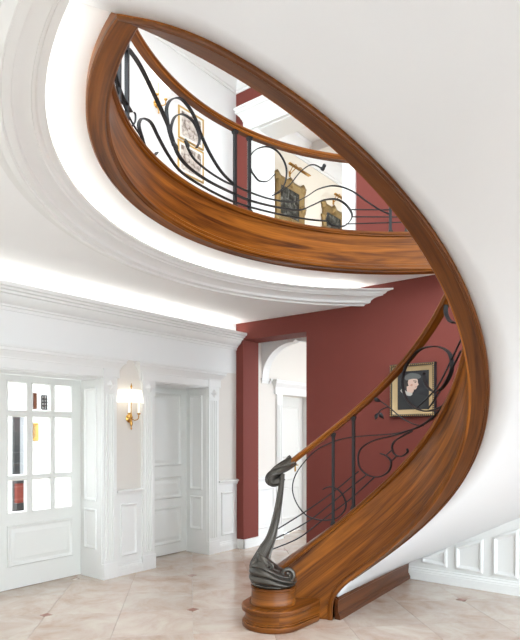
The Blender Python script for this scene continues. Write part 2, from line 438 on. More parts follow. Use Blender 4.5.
# recessed ceiling between the ring and the gallery edge, and the trough behind the ring
gn_ = Vector((math.cos(PH1), math.sin(PH1), 0))
rec = MB(); n_ = 100; vs = []; fs = []
for i in range(n_+1):
    ph = PH0+(PH1-PH0)*i/n_; a_ = gal_pt(ph, GR+GW-0.004)
    d = Vector((math.cos(ph), math.sin(ph), 0))
    if i == n_: d = (outer_pt(TH1)-(mit+gn_*SW)).normalized(); a_ = mit+gn_*(SW*0.78)
    # march outward to the trough ellipse or the wall
    s_ = 0.0
    while s_ < 2.0:
        p = a_+d*s_; q = p-C0; cx_ = q.dot(EX)-RC[0]; cy_ = (q.dot(EY)-RC[1])/RE
        if math.hypot(cx_, cy_) > RA_TR or p.y > -0.002: break
        s_ += 0.004
    p = a_+d*s_
    if p.y > -0.002: p.y = -0.002
    if a_.y > -0.004: a_.y = -0.004
    vs += [Vector((a_.x, a_.y, Z_REC)), Vector((p.x, p.y, Z_REC)), Vector((p.x, p.y, Z_REC+0.03)), Vector((a_.x, a_.y, Z_REC+0.03))]
for i in range(n_):
    for k in range(4): fs.append([i*4+k, (i+1)*4+k, (i+1)*4+(k+1) % 4, i*4+(k+1) % 4])
rec.add(vs, fs); o = rec.build('ceiling_recess', M['ceiling'], angle=20); struct(o)
# ring cornice
t0, t1 = ring_hit(RA_LIP)-0.22, landing_t(RA_LIP)
RING = [(2.640, 2.957), (2.592, 2.957), (2.590, 2.945), (2.565, 2.940), (2.552, 2.935), (2.545, 2.938), (2.540, 2.952), (2.515, 2.957), (2.505, 2.962), (2.500, 2.985), (2.480, 3.005), (2.450, 3.018), (2.425, 3.022), (2.420, 3.034), (2.408, 3.040),
        (2.398, 3.058), (2.380, 3.066), (2.363, 3.070), (2.363, 3.086), (2.378, 3.090), (2.40, 3.075), (2.62, 3.02), (2.640, 3.02)]
P, N, prof = [], [], []
rg = MB(); k = len(RING); vs = []; fs = []
for i in range(NR+41):
    t = t0+(t1-t0)*i/(NR+40)
    for (a_, z) in RING: 
        p = ring_pt(t, a_); vs.append(Vector((p.x, min(p.y, 0.2), z)))
for i in range(NR+40):
    for q in range(k): fs.append([i*k+q, (i+1)*k+q, (i+1)*k+(q+1) % k, i*k+(q+1) % k])
fs += [list(range(k)), [(NR+40)*k+q for q in range(k)][::-1]]
rg.add(vs, fs); o = rg.build('trim_1', M['trim'], angle=30); struct(o)
# back of the trough and its led tape
tr = MB(); ld = MB(); vs = []; vl = []; fs = []
for i in range(NR+1):
    t = tA+(tB-tA)*i/NR
    for a_, z in ((2.640, 2.98), (2.660, 2.98), (2.660, 3.20), (2.640, 3.20)):
        p = ring_pt(t, a_); vs.append(Vector((p.x, min(p.y, -0.001), z)))
    for a_, z in ((2.560, 3.055), (2.595, 3.05), (2.595, 3.060), (2.560, 3.062)):
        p = ring_pt(t, a_); vl.append(Vector((p.x, min(p.y, -0.02), z)))
for i in range(NR):
    for q in range(4): fs.append([i*4+q, (i+1)*4+q, (i+1)*4+(q+1) % 4, i*4+(q+1) % 4])
o = tr.add(vs, fs).build('trim_2', M['ceiling'], angle=30); struct(o)
o = ld.add(vl, fs).build('trim_3', M['led'], angle=30); struct(o)

# ---- wall cornice with cove light on the left wall
X1 = Vector((1, 0, 0)); Y1 = Vector((0, 1, 0))
def straight(a_, b_, nrm, prof): 
    mb = MB(); mb.sweep([Vector(a_), Vector(b_)], [Vector(nrm)]*2, prof); return mb
CORN = [(0, 0), (0.014, 0), (0.016, 0.03), (0.03, 0.034), (0.034, 0.05), (0.05, 0.06), (0.075, 0.08), (0.095, 0.11), (0.10, 0.125), (0.125, 0.13), (0.13, 0.15), (0.155, 0.155), (0.16, 0.172), (0.185, 0.18), (0.19, 0.212), (0.175, 0.212), (0.165, 0.19), (0.0, 0.17)]
o = straight((0, -7.0, 2.605), (0, 0, 2.605), X1, CORN).build('trim_4', M['trim'], angle=25); struct(o)
o = MB().box((0.07, -6.9, 2.785), (0.10, -0.03, 2.797)).build('trim_5', M['led_soft'], smooth=False); struct(o)
# small plain fillet of cornice above the sconce bay
# upper crown on both walls
CR = [(0, 0), (0.012, 0), (0.014, 0.03), (0.03, 0.04), (0.06, 0.10), (0.10, 0.15), (0.13, 0.17), (0.135, 0.21), (0.15, 0.215), (0.15, 0.23), (0, 0.23)]
o = straight((0, -7.0, 5.99), (0, 0, 5.99), X1, CR).build('trim_6', M['trim'], angle=25); struct(o)
o = straight((0, 0, 5.99), (7.8, 0, 5.99), -Y1, CR).build('trim_7', M['trim'], angle=25); struct(o)

# ---- baseboards, chair rails, wainscot of the left wall
BASE = [(0, 0), (0.024, 0), (0.024, 0.075), (0.020, 0.082), (0.020, 0.092), (0.012, 0.102), (0.010, 0.118), (0, 0.120)]
RAIL = [(0, 0), (0.012, 0), (0.014, 0.016), (0.022, 0.020), (0.024, 0.034), (0.038, 0.042), (0.040, 0.056), (0.030, 0.062), (0, 0.066)]
P1, P2, P3 = (-2.130, -1.965), (-1.613, -1.440), (-0.555, -0.372)
k = 0
for (y0, y1) in ((P1[1], P2[0]), (P3[1], 0.0)):
    o = straight((0.012, y0, 0), (0.012, y1, 0), X1, BASE).build('baseboard_left', M['trim'], angle=25); struct(o)
    wn = MB().box((0, y0, 0), (0.012, y1, 0.86)).build('trim_8', M['trim'], smooth=False); struct(wn)
    ra = MB(); ra.sweep([Vector((0.012, y0, 0.845)), Vector((0.012, y1, 0.845))], [X1]*2, RAIL); ra.build('chair_rail', M['trim'], wn, angle=25)
    mo = 0.065
    pm = MB(); frame_moulding(pm, rectX(0.012, y0+mo, y1-mo, 0.20, 0.755), X1, PANEL); pm.build('panel_moulding', M['trim'], wn)

# ---- door surrounds
def pilaster(parent, y0, y1, z1):
    mb = MB().box((0, y0, 0), (0.030, y1, z1)); pl = mb.build('pilaster', M['trim'], parent, smooth=False)
    wd = y1-y0; nf = 4
    for i in range(nf):
        c_ = y0+wd*(0.14+0.72*(i+0.5)/nf); r = wd*0.72/nf*0.36
        fl_ = MB(); pr = [(c_+r*math.cos(an), 0.030+r*0.9*math.sin(an)) for an in [PI*q/6 for q in range(7)]]
        fl_.sweep([Vector((0, 0, 0.20)), Vector((0, 0, z1-0.17))], [Y1]*2, [(a_, b_) for a_, b_ in pr], U=[X1]*2); fl_.build('fluting', M['trim'], pl)
    MB().box((0, y0-0.008, 0), (0.042, y1+0.008, 0.16)).build('plinth_block', M['trim'], pl, smooth=False)
    cb = MB().box((0, y0-0.004, z1-0.155), (0.036, y1+0.004, z1)); b_ = cb.build('corner_block', M['trim'], pl, smooth=False)
    cy, cz = (y0+y1)/2, z1-0.078; q = wd*0.34
    MB().add([(0.036, cy-q, cz), (0.036, cy, cz-q), (0.036, cy+q, cz), (0.036, cy, cz+q), (0.064, cy, cz)], [(0, 1, 4), (1, 2, 4), (2, 3, 4), (3, 0, 4)]).build('rosette', M['trim'], pl, smooth=False)
ENT = [(0, 0), (0.034, 0), (0.034, 0.085), (0.040, 0.09), (0.040, 0.10), (0.046, 0.108), (0.056, 0.128), (0.070, 0.142), (0.074, 0.150), (0.084, 0.154), (0.086, 0.178), (0.094, 0.184), (0.096, 0.20), (0, 0.21)]
def mitred(parent, name, y0, y1, z, prof, m, X=0.0):
    """entablature on the X wall with returned (mitred) ends"""
    mb = MB(); k = len(prof); vs = []
    for (y, s_) in ((y0, -1), (y1, 1)):
        vs += [Vector((X, y+s_*a_, z+b_)) for a_, b_ in prof]
    for (y, s_) in ((y0, -1), (y1, 1)):
        vs += [Vector((X+a_, y+s_*a_, z+b_)) for a_, b_ in prof]
    # order: wall-left, wall-right, front-left, front-right
    fs = []
    for q in range(k-1):
        fs.append([2*k+q, 3*k+q, 3*k+q+1, 2*k+q+1]); fs.append([q, 2*k+q, 2*k+q+1, q+1]); fs.append([3*k+q, k+q, k+q+1, 3*k+q+1])
    mb.add(vs, fs); return mb.build(name, m, parent, angle=25)
def jamb(parent, Y, sgn, depth, z1):
    """panelled reveal at plane Y, facing sgn*Y"""
    jb = MB().box((-depth, Y-0.004 if sgn > 0 else Y-0.006, 0), (0, Y+0.006 if sgn > 0 else Y+0.004, z1)).build('jamb', M['trim'], parent, smooth=False)
    Yp = Y+sgn*0.006
    for z0_, z1_ in ((0.30, 0.72), (0.80, z1-0.10)):
        pm = MB(); frame_moulding(pm, rectY(Yp, -depth+0.075, -0.075, z0_, z1_), Vector((0, sgn, 0)), PANEL); pm.build('panel_moulding', M['trim'], jb)
def surround(parent, y0, y1, pils):
    for p in pils: pilaster(parent, p[0], p[1], DH)
    e0 = min(p[0] for p in pils); e1 = max(p[1] for p in pils)
    mitred(parent, 'entablature', e0, e1, DH, ENT, M['trim'])
    for p in pils: MB().box((0, p[0]-0.010, DH+0.003), (0.046, p[1]+0.010, DH+0.086)).build('entablature_block', M['trim'], parent, smooth=False)
    MB().box((-0.36, y0, DH-0.012), (0, y1, DH)).build('head_lining', M['trim'], parent, smooth=False)
    for kk in range(4):
        xx = -0.30+0.075*kk; MB().box((xx, y0, DH-0.020), (xx+0.022, y1, DH-0.012)).build('head_moulding', M['trim'], parent, smooth=False)
    jamb(parent, y1, -1, 0.36, DH); jamb(parent, y0, 1, 0.36, DH)

dr1 = root('door_1', (DX, -3.05, 0), kind='structure')
surround(dr1, D1[0], D1[1], [(D1[0]-0.165, D1[0]), P1])
dr2 = root('door_2', (DX, -1.0, 0), kind='structure')
surround(dr2, D2[0], D2[1], [P2, (P3[0], P3[1])])
# glazed leaves of door_1
yc = -3.05; GY = [(-2.942, -2.758), (-2.686, -2.500), (-2.441, -2.254)]; GZ = [(0.745, 1.052), (1.105, 1.672), (1.738, 2.003)]
def glazed_leaf(mirror):
    def Yv(y): return y if not mirror else 2*yc-y
    LT = 0.045; x0, x1 = DX-LT, DX
    mb = MB(); e = 0.003
    ys = sorted([Yv(yc+0.003), Yv(D1[1]-0.006)])
    # bottom part, stiles, top rail
    mb.box((x0, ys[0], 0.006), (x1, ys[1], GZ[0][0]))
    mb.box((x0, ys[0], GZ[2][1]), (x1, ys[1], DH-0.015))
    for ya, yb in ((yc+0.003, GY[0][0]), (GY[2][1], D1[1]-0.006)): mb.box((x0, Yv(ya), GZ[0][0]), (x1, Yv(yb), GZ[2][1]))
    lf = mb.build('door_leaf', M['door'], dr1, smooth=False)
    for (a_, b_) in ((GY[0][1], GY[1][0]), (GY[1][1], GY[2][0])):
        MB().box((x0+0.004, Yv(a_), GZ[0][0]), (x1-0.004, Yv(b_), GZ[2][1])).build('glazing_bar', M['door'], lf, smooth=False)
    for (a_, b_) in ((GZ[0][1], GZ[1][0]), (GZ[1][1], GZ[2][0])):
        for (ya, yb) in GY: MB().box((x0+0.004, Yv(ya), a_), (x1-0.004, Yv(yb), b_)).build('glazing_bar', M['door'], lf, smooth=False)
    for (ya, yb) in GY:
        for (za, zb) in GZ:
            ya_, yb_ = sorted((Yv(ya), Yv(yb)))
            MB().box((DX-0.026, ya_, za), (DX-0.020, yb_, zb)).build('pane', M['glass'], lf, smooth=False)
            pm = MB(); frame_moulding(pm, rectX(DX-0.004, ya_-0.014, yb_+0.014, za-0.014, zb+0.014), X1, [(0, 0), (0.001, 0.010), (0.008, 0.013), (0.014, 0.004), (0.018, -0.016)]); pm.build('glazing_bead', M['door'], lf)
    ya_, yb_ = sorted((Yv(-2.958), Yv(-2.234)))
    pm = MB(); frame_moulding(pm, rectX(DX, ya_, yb_, 0.222, 0.622), X1, PANEL); pm.build('panel_moulding', M['door'], lf)
    pm = MB(); raised_field(pm, rectX(DX, ya_+0.045, yb_-0.045, 0.267, 0.577), X1); pm.build('raised_panel', M['door'], lf)
glazed_leaf(False); glazed_leaf(True)
# panelled leaf of door_2
lf = MB().box((DX-0.045, D2[0]+0.006, 0.010), (DX, D2[1]-0.006, DH-0.015)).build('door_leaf', M['door'], dr2, smooth=False)
for (pa, pb) in ((394, 465), (476, 497), (505, 541)):
    za = onX(182, pb, DX).z; zb = onX(182, pa, DX).z; ya, yb = D2[0]+0.125, D2[1]-0.10
    pm = MB(); frame_moulding(pm, rectX(DX, ya, yb, za, zb), X1, PANEL); pm.build('panel_moulding', M['door'], lf)
    if zb-za > 0.25:
        pm = MB(); raised_field(pm, rectX(DX, ya+0.045, yb-0.045, za+0.045, zb-0.045), X1); pm.build('raised_panel', M['door'], lf)

# ---- room behind the glazed door
o = MB().box((-2.75, -6.0, 0), (-2.65, 1.5, 3.2)).build('wall_salon', M['white_wall'], smooth=False); struct(o)
o = MB().box((-2.65, -1.0, 0), (-0.42, -0.95, 3.2)).build('wall_salon_side', M['white_wall'], smooth=False); struct(o)

o = MB().box((-0.60, -1.7, 0), (-0.50, -0.3, 2.4)).build('light_block_panel', M['wall'], smooth=False); struct(o)  # added panel, stops light showing under the leaf of door_2
o = MB().box((7.8, -7.6, Z_SLAB), (7.9, 0, 6.3)).build('wall_right_upper_light_block', M['white_wall'], smooth=False); struct(o)  # unseen wall added to cut side light in the upper storey
o = MB().box((-0.3, -8.1, 0), (8.2, -8.0, 3.4)).build('wall_front_light_block', M['white_wall'], smooth=False); struct(o)  # unseen wall added behind the camera to keep light off the red wall
# ---- hall behind the red wall opening
HX = 0.06
HD = (onX(281, 500, HX).y, onX(281, 500, HX).y+0.80)
hw = MB(); hz = 2.07
hw.box((-0.36, RT, 0), (HX, HD[0], 3.0)).box((-0.36, HD[1], 0), (HX, 4.0, 3.0)).box((-0.36, HD[0], hz), (HX, HD[1], 3.0))
o = hw.build('wall_hall', M['wall'], smooth=False); struct(o)
o = MB().box((-0.36, 4.0, 0), (4.0, 4.1, 3.0)).build('wall_hall_end', M['white_wall'], smooth=False); struct(o)
o = MB().box((-0.36, RT, 2.93), (4.0, 4.0, 3.0)).build('ceiling_hall', M['ceiling'], smooth=False); struct(o)
dr3 = root('door_3', (HX, HD[0], 0), kind='structure')
for (ya, yb) in ((HD[0]-0.13, HD[0]), (HD[1], HD[1]+0.13)):
    pl = MB().box((HX, ya, 0), (HX+0.03, yb, hz)).build('pilaster', M['trim'], dr3, smooth=False)
    for i in range(3):
        c_ = ya+0.13*(0.2+0.3*i); fl_ = MB(); fl_.box((HX+0.03, c_-0.012, 0.2), (HX+0.04, c_+0.012, hz-0.15)); fl_.build('fluting', M['trim'], pl, smooth=False)
    MB().box((HX, ya-0.006, 0), (HX+0.042, yb+0.006, 0.16)).build('plinth_block', M['trim'], pl, smooth=False)
mitred(dr3, 'entablature', HD[0]-0.14, HD[1]+0.14, hz, ENT, M['trim'], HX)
MB().box((HX-0.30, HD[1]-0.004, 0), (HX, HD[1]+0.004, hz)).build('jamb', M['trim'], dr3, smooth=False)
MB().box((HX-0.30, HD[0]-0.004, 0), (HX, HD[0]+0.004, hz)).build('jamb', M['trim'], dr3, smooth=False)
lf = MB().box((HX-0.20, HD[0]+0.006, 0.02), (HX-0.16, HD[1]-0.006, hz-0.01)).build('door_leaf', M['door'], dr3, smooth=False)
for za, zb in ((0.22, 0.70), (0.80, 1.05), (1.15, 1.92)):
    pm = MB(); frame_moulding(pm, rectX(HX-0.16, HD[0]+0.12, HD[1]-0.12, za, zb), X1, PANEL); pm.build('panel_moulding', M['door'], lf)
hp = onX(295, 465, HX-0.16)
MB().box((HX-0.16, hp.y-0.018, hp.z-0.10), (HX-0.152, hp.y+0.018, hp.z+0.08)).build('lock_plate', M['brass'], lf, smooth=False)
MB().tube([Vector((HX-0.15, hp.y, hp.z)), Vector((HX-0.10, hp.y, hp.z)), Vector((HX-0.095, hp.y-0.02, hp.z)), Vector((HX-0.095, hp.y-0.10, hp.z))], 0.008).build('door_handle', M['brass'], lf)
o = straight((HX+0.01, RT, 0), (HX+0.01, HD[0]-0.13, 0), X1, BASE).build('baseboard_hall', M['trim'], angle=25); struct(o)
wn = MB().box((HX, RT, 0), (HX+0.01, HD[0]-0.13, 0.86)).build('trim_9', M['trim'], smooth=False); struct(wn)
ra = MB(); ra.sweep([Vector((HX+0.01, RT, 0.845)), Vector((HX+0.01, HD[0]-0.13, 0.845))], [X1]*2, RAIL); ra.build('chair_rail', M['trim'], wn, angle=25)
pm = MB(); frame_moulding(pm, rectX(HX+0.01, RT+0.05, HD[0]-0.19, 0.20, 0.755), X1, PANEL); pm.build('panel_moulding', M['trim'], wn)
# impost and arch across the hall, just behind the opening
AY = RT+0.16
ar = MB(); A0 = onY(262.5, 378, AY); A1 = onY(291, 342, AY); xa, za = A0.x, A0.z; rx, rz = (A1.x-A0.x)*1.05, A1.z-A0.z
pts = [Vector((HX, AY, za))]+[Vector((xa+rx*(1-math.cos(PI/2*i/16)), AY, za+rz*math.sin(PI/2*i/16))) for i in range(17)]
pts += [Vector((xa+rx+0.05, AY, za+rz+0.03)), Vector((xa+rx+0.10, AY, za+rz))]
pts += [Vector((2*(xa+rx)+0.10-(xa+rx*(1-math.cos(PI/2*(16-i)/16))), AY, za+rz*math.sin(PI/2*(16-i)/16))) for i in range(1, 17)]
xr = 2*(xa+rx)+0.10-xa
pts += [Vector((xr+0.25, AY, za)), Vector((xr+0.25, AY, 2.93)), Vector((HX, AY, 2.93))]
ar.prism(pts, (0, 0.14, 0)); o = ar.build('trim_10', M['white_wall'], smooth=False); struct(o)
im_ = MB().box((HX, AY-0.03, za-0.035), (xa+0.015, AY+0.17, za)).box((HX, AY-0.015, za-0.07), (xa+0.0, AY+0.155, za-0.035)).build('impost', M['trim'], o, smooth=False)
imp = straight((HX, AY+0.14, za-0.07), (HX, HD[0]-0.27, za-0.07), X1, [(0, 0), (0.02, 0), (0.03, 0.03), (0.05, 0.04), (0.055, 0.07), (0, 0.07)]).build('trim_11', M['trim'], angle=25); struct(imp)
# white base around the left jamb of the opening
o = MB().box((OX0, -0.02, 0), (OX0+0.02, RT+0.01, 0.12)).box((0.0, -0.022, 0), (OX0+0.02, 0.0, 0.12)).build('baseboard_jamb', M['trim'], smooth=False); struct(o)

# ---- upstairs doorway in the red wall and the picture room behind it
dr4 = root('door_4', ((UX0+UX1)/2, 0, Z_UP), kind='structure')
cw = 0.15
for (xa_, xb_) in ((UX0-cw, UX0+0.02), (UX1-0.01, UX1+0.155)):
    pl = MB().box((xa_, -0.03, Z_UP), (xb_, 0, UZ)).build('casing', M['trim'], dr4, smooth=False)
    nf = 3 if xb_-xa_ > 0.166 else 2
    for i in range(nf):
        c_ = xa_+(xb_-xa_)*(i+0.7)/(nf+0.4); MB().box((c_-0.014, -0.042, Z_UP+0.18), (c_+0.014, -0.03, UZ-0.1)).build('fluting', M['trim'], pl, smooth=False)
mb = MB(); k = len(ENT); sc_ = 1.5
pr = [(a_*sc_, b_*sc_) for a_, b_ in ENT]; vs = []
for (x, s_) in ((UX0-cw, -1), (UX1+0.155, 1)): vs += [Vector((x+s_*a_, 0, UZ+b_)) for a_, b_ in pr]
for (x, s_) in ((UX0-cw, -1), (UX1+0.155, 1)): vs += [Vector((x+s_*a_, -a_, UZ+b_)) for a_, b_ in pr]
fs = []
for q in range(k-1): fs += [[2*k+q, 3*k+q, 3*k+q+1, 2*k+q+1], [q, 2*k+q, 2*k+q+1, q+1], [3*k+q, k+q, k+q+1, 3*k+q+1]]
mb.add(vs, fs).build('entablature', M['trim'], dr4, angle=25)
MB().box((UX0-0.002, 0, Z_UP), (UX0+0.015, RT+0.02, UZ)).build('jamb', M['trim'], dr4, smooth=False)
MB().box((UX1-0.015, 0, Z_UP), (UX1+0.002, RT+0.02, UZ)).build('jamb', M['trim'], dr4, smooth=False)
MB().box((UX0, 0, UZ-0.015), (UX1, RT+0.02, UZ)).build('head_lining', M['trim'], dr4, smooth=False)
BX = -0.30
o = MB().box((BX-0.2, RT, Z_SLAB), (BX, 6.0, 6.3)).build('wall_picture_room', M['beige'], smooth=False); struct(o)
o = MB().box((BX, 6.0, Z_SLAB), (5.5, 6.1, 6.3)).build('wall_picture_room_end', M['beige'], smooth=False); struct(o)
rc = MB().box((BX, RT, 6.22), (5.5, 6.0, 6.3)).build('ceiling_picture_room', M['ceiling'], smooth=False); struct(rc)
for i in range(5): MB().box((BX, 0.9+i*1.15, 6.06), (5.5, 1.12+i*1.15, 6.22)).build('beam', M['trim'], rc, smooth=False)
for i in range(3): MB().box((0.6+i*1.2, RT, 6.10), (0.75+i*1.2, 6.0, 6.22)).build('beam', M['trim'], rc, smooth=False)
o = MB().box((BX-0.2, RT, Z_SLAB), (5.5, 6.1, Z_UP)).build('floor_picture_room', M['marble'], smooth=False); struct(o)
cz_ = onX(312, 160, BX).z
o = straight((BX, RT, cz_-0.12), (BX, 6.0, cz_-0.12), X1, [(a_*1.2, b_*1.2) for a_, b_ in CR]).build('trim_12', M['trim'], angle=25); struct(o)

# ---- wainscot on the back wall under the stair
WY = -0.10
def soff_wall_z(x):            # height of the soffit along the wall
    best = 0.1
    for i in range(200):
        th = z_to_th(0.12)-(z_to_th(0.12)-z_to_th(1.4))*i/199; p = outer_pt(th)
        if p.x <= x: best = zin(th)
    return best
bd = MB(); top = [Vector((x_, WY, soff_wall_z(x_)+0.03)) for x_ in [2.44+0.1*i for i in range(24)]]
bd.prism([Vector((2.40, WY, 0)), Vector((4.74, WY, 0))]+top[::-1]+[Vector((2.40, WY, 0.15))], (0, 0.099, 0))
wn = bd.build('trim_13', M['trim'], smooth=False); struct(wn)
for q in ([(422, 556.5), (447.3, 548.5), (447.3, 567.4), (422, 562.8)], [(455.4, 546), (483.5, 539), (483, 573.4), (455.4, 568.8)], [(492.8, 537), (518.8, 528.8), (518.4, 578.8), (492.8, 575)], [(528.5, 525.5), (560, 515), (560, 586), (528.5, 580.5)]):
    pm = MB(); P = [onY(a_, b_, WY) for a_, b_ in q]
    frame_moulding(pm, P, -Y1, [(0, 0), (0, 0.014), (0.008, 0.022), (0.022, 0.024), (0.032, 0.012), (0.040, 0.004), (0.044, 0)]); pm.build('panel_moulding', M['trim'], wn)
o = straight((2.40, WY, 0), (7.5, WY, 0), -Y1, [(a_*1.2, b_*1.05) for a_, b_ in BASE]).build('baseboard_back', M['trim'], angle=25); struct(o)
o = MB().box((4.74, WY, 0), (7.5, -0.001, 0.9)).build('trim_14', M['trim'], smooth=False); struct(o)

# ================================================================== STAIRCASE
STAIR_LOC = wpt(0.35, 4.7)
st = root('staircase', STAIR_LOC, 'curving walnut staircase with white plastered underside sweeping up to the gallery', 'staircase')
FOOT = math.radians(78.4)
def bot(th):
    d = math.degrees(th)
    if d > 78.4: return 0.0
    tab = [(78.4, 0.125), (77.5, 0.17), (76, 0.212), (74, 0.258), (71, zin(math.radians(71))+0.0)]
    if d <= 71: return zin(th)
    for (a0_, b0_), (a1_, b1_) in zip(tab, tab[1:]):
        if d >= a1_: return b0_+(b1_-b0_)*(a0_-d)/(a0_-a1_)
ths = [TH0+(math.radians(78.45)-TH0)*i/10 for i in range(11)]
ths += [math.radians(v) for v in (78.39, 77.9, 77.4, 76.7, 76, 75, 74, 73, 72, 71)]
NS = 150; ths += [math.radians(71)+(TH1-math.radians(71))*i/NS for i in range(1, NS+1)]
def endn(i):                     # mitred end at the gallery
    return None
gn = Vector((math.cos(PH1), math.sin(PH1), 0))
sn = stair_n(TH1); mdir = (sn+gn); mdir = mdir/(1+sn.dot(gn))      # mitre vector (unit offset of both)
def nrm_at(th, blend=True):
    f = max(0.0, min(1.0, (TH1+0.20-th)/0.20)); n_ = stair_n(th)
    return n_ if f == 0 else (n_*(1-f*f)+gn*(f*f)).normalized()*(1-0.16*f*f)
# main board, stations with their own lower edge
sb = MB(); vs = []; fs = []; us = []; L = 0; prev = None; k = 8
for i, th in enumerate(ths):
    p = stair_xy(th); n_ = nrm_at(th); b_ = bot(th); t_ = zin(th)+S_TOP
    if prev is not None: L += (p-prev).length*1.3
    prev = p
    e = 0.006
    pr = [(e, b_), (SW-e, b_), (SW, b_+e), (SW, t_), (0, t_), (0, b_+0.35*(t_-b_)), (0, b_+e*2), (0, b_+e)]
    for a_, z in pr: vs.append(Vector((p.x+n_.x*a_, p.y+n_.y*a_, z)))
    us.append((L, [(z-zin(th)) + (0.3 if a_ > 0.05 else 0) for a_, z in pr]))
b0 = 0
sb.v = vs
for i in range(len(ths)-1):
    for q in range(k):
        r = (q+1) % k; sb.f.append([i*k+q, (i+1)*k+q, (i+1)*k+r, i*k+r])
        va, vb = us[i][1], us[i+1][1]; sb.uv.append([(us[i][0], va[q]), (us[i+1][0], vb[q]), (us[i+1][0], vb[r]), (us[i][0], va[r])])
sb.f.append(list(range(k))); sb.uv.append([(0, 0.1*q) for q in range(k)])
stringer = sb.build('inner_stringer', M['wood'], st, angle=35)
P_, N_ = [], []
for th in [t_ for t_ in ths if t_ <= math.radians(78.395)]:
    p = stair_xy(th); P_.append(Vector((p.x, p.y, bot(th)))); N_.append(nrm_at(th))
MB().sweep(P_, N_, [(0.002, 0.004), (0.002, -0.004), (SW-0.002, -0.004), (SW-0.002, 0.004)]).build('underside_board', M['wood_shaded'], stringer)
# cap moulding and lower edge bead
def path(off_n, off_z, tha=None, thb=None, n=150, zfun=None):
    tha = TH0 if tha is None else tha; thb = TH1 if thb is None else thb
    P, N = [], []
    for i in range(n+1):
        th = tha+(thb-tha)*i/n; p = stair_xy(th); nn = nrm_at(th); z = (zfun(th) if zfun else zin(th))+off_z
        P.append(Vector((p.x+nn.x*off_n, p.y+nn.y*off_n, z))); N.append(nn)
    return P, N
CAP = [(-0.012, -0.012), (-0.022, -0.006), (-0.024, 0.006), (-0.016, 0.014), (-0.020, 0.020), (-0.018, 0.034), (-0.006, 0.040), (SW+0.006, 0.040), (SW+0.018, 0.034), (SW+0.018, -0.012)]
P, N = path(0, S_TOP); MB().sweep(P, N, CAP).build('cap_moulding', M['wood'], stringer)
P, N = path(0, 0.0, math.radians(70.5)); MB().sweep(P, N, [(SW*0.76, 0.001), (SW*0.76, -0.006), (SW*0.82, -0.010), (SW*0.87, -0.006), (SW*0.91, -0.010), (SW*0.97, -0.009), (SW, -0.003), (SW, 0.010), (SW*0.9, 0.012)]).build('edge_moulding', M['wood_shaded'], stringer)
# curled foot rim
rp = [(78.3, 0.0), (78.25, 0.06), (78.1, 0.12), (77.5, 0.168), (76.2, 0.210), (74.2, 0.255), (71.5, 0.302), (68, zin(math.radians(68))), (63, zin(math.radians(63)))] + [(d_, zin(math.radians(d_))) for d_ in [56-7.0*q for q in range(26)] if math.radians(d_) > TH1] + [(math.degrees(TH1), ZF)]
pp = catmull([Vector((a_, b_, 0)) for a_, b_ in rp], 5); P, N, U = [], [], []
for q in pp:
    p = stair_xy(math.radians(q.x)); P.append(Vector((p.x, p.y, q.y))); N.append(nrm_at(math.radians(q.x)))
for i in range(len(P)):
    t = (P[min(i+1, len(P)-1)]-P[max(0, i-1)]).normalized(); U.append(N[i].cross(t).normalized())
sgn = 1 if U[0].dot(stair_xy(math.radians(90))-stair_xy(math.radians(70))) > 0 else -1
U = [u*sgn for u in U]
MB().sweep(P, N, [(0.006, -0.003), (-0.005, -0.003), (-0.010, 0.002), (-0.010, 0.030), (-0.005, 0.038), (0.002, 0.040), (0.006, 0.02)], U=U).build('foot_rim', M['wood'], stringer)
# soffit
sf = MB(); rows = 14; ns = 120; vs = []; fs = []
SOF0 = math.radians(77.0)
fa = stair_xy(math.radians(77.5))+stair_n(math.radians(77.5))*0.03; fb = Vector((2.435, -0.115, 0))
for i in range(ns+1):
    th = SOF0+(TH1-SOF0)*i/ns; a_ = stair_xy(th)+nrm_at(th)*(SW-0.006)
    b_ = outer_pt(th, 0.004); z = zin(th)+0.035
    if i == 0: a_, b_, z = fa, Vector((2.42, -0.004, 0)), 0.17
    for j in range(rows+1):
        p = a_.lerp(b_, j/rows); vs.append(Vector((p.x, min(p.y, -0.004), z)))
a_ = mit+gn*(SW*0.80); b_ = outer_pt(TH1, 0.004); d = b_-a_; sd = Vector((-d.y, d.x, 0)).normalized()      # short lap on to the level ceiling
if sd.dot(gal_pt(PH1-0.15, GR)-mit) < 0: sd = -sd
for j in range(rows+1):
    p = a_.lerp(b_, j/rows)+sd*0.16; vs.append(Vector((p.x, p.y, Z_REC+0.001)))
for i in range(ns+1):
    for j in range(rows): fs.append([i*(rows+1)+j, (i+1)*(rows+1)+j, (i+1)*(rows+1)+j+1, i*(rows+1)+j+1])
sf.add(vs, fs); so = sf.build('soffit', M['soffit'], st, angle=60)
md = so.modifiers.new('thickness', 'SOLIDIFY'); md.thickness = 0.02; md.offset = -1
# outer stringer along the wall side
P, N = [], []
for i in range(121):
    th = TH0+(TH1-TH0)*i/120; p = outer_pt(th, 0.012); P.append(Vector((p.x, min(p.y, -0.012), max(zin(th), -0.3)))); a_ = outer_dir(th); N.append(Vector((math.cos(a_), math.sin(a_), 0)))
mb = MB(); vs = []; fs = []
for i, (p, n_) in enumerate(zip(P, N)):
    zt = p.z+0.52; zb = max(p.z+0.03, 0.0)
    for a_, z in ((-0.03, zb), (0.010, zb), (0.010, zt), (-0.03, zt)):
        q = p+n_*a_; vs.append(Vector((q.x, min(q.y, -0.002), z)))
for i in range(120):
    for q in range(4): fs.append([i*4+q, (i+1)*4+q, (i+1)*4+(q+1) % 4, i*4+(q+1) % 4])
fs += [[0, 1, 2, 3], [480, 481, 482, 483]]
mb.add(vs, fs).build('outer_stringer', M['wood_dark'], st, angle=35)
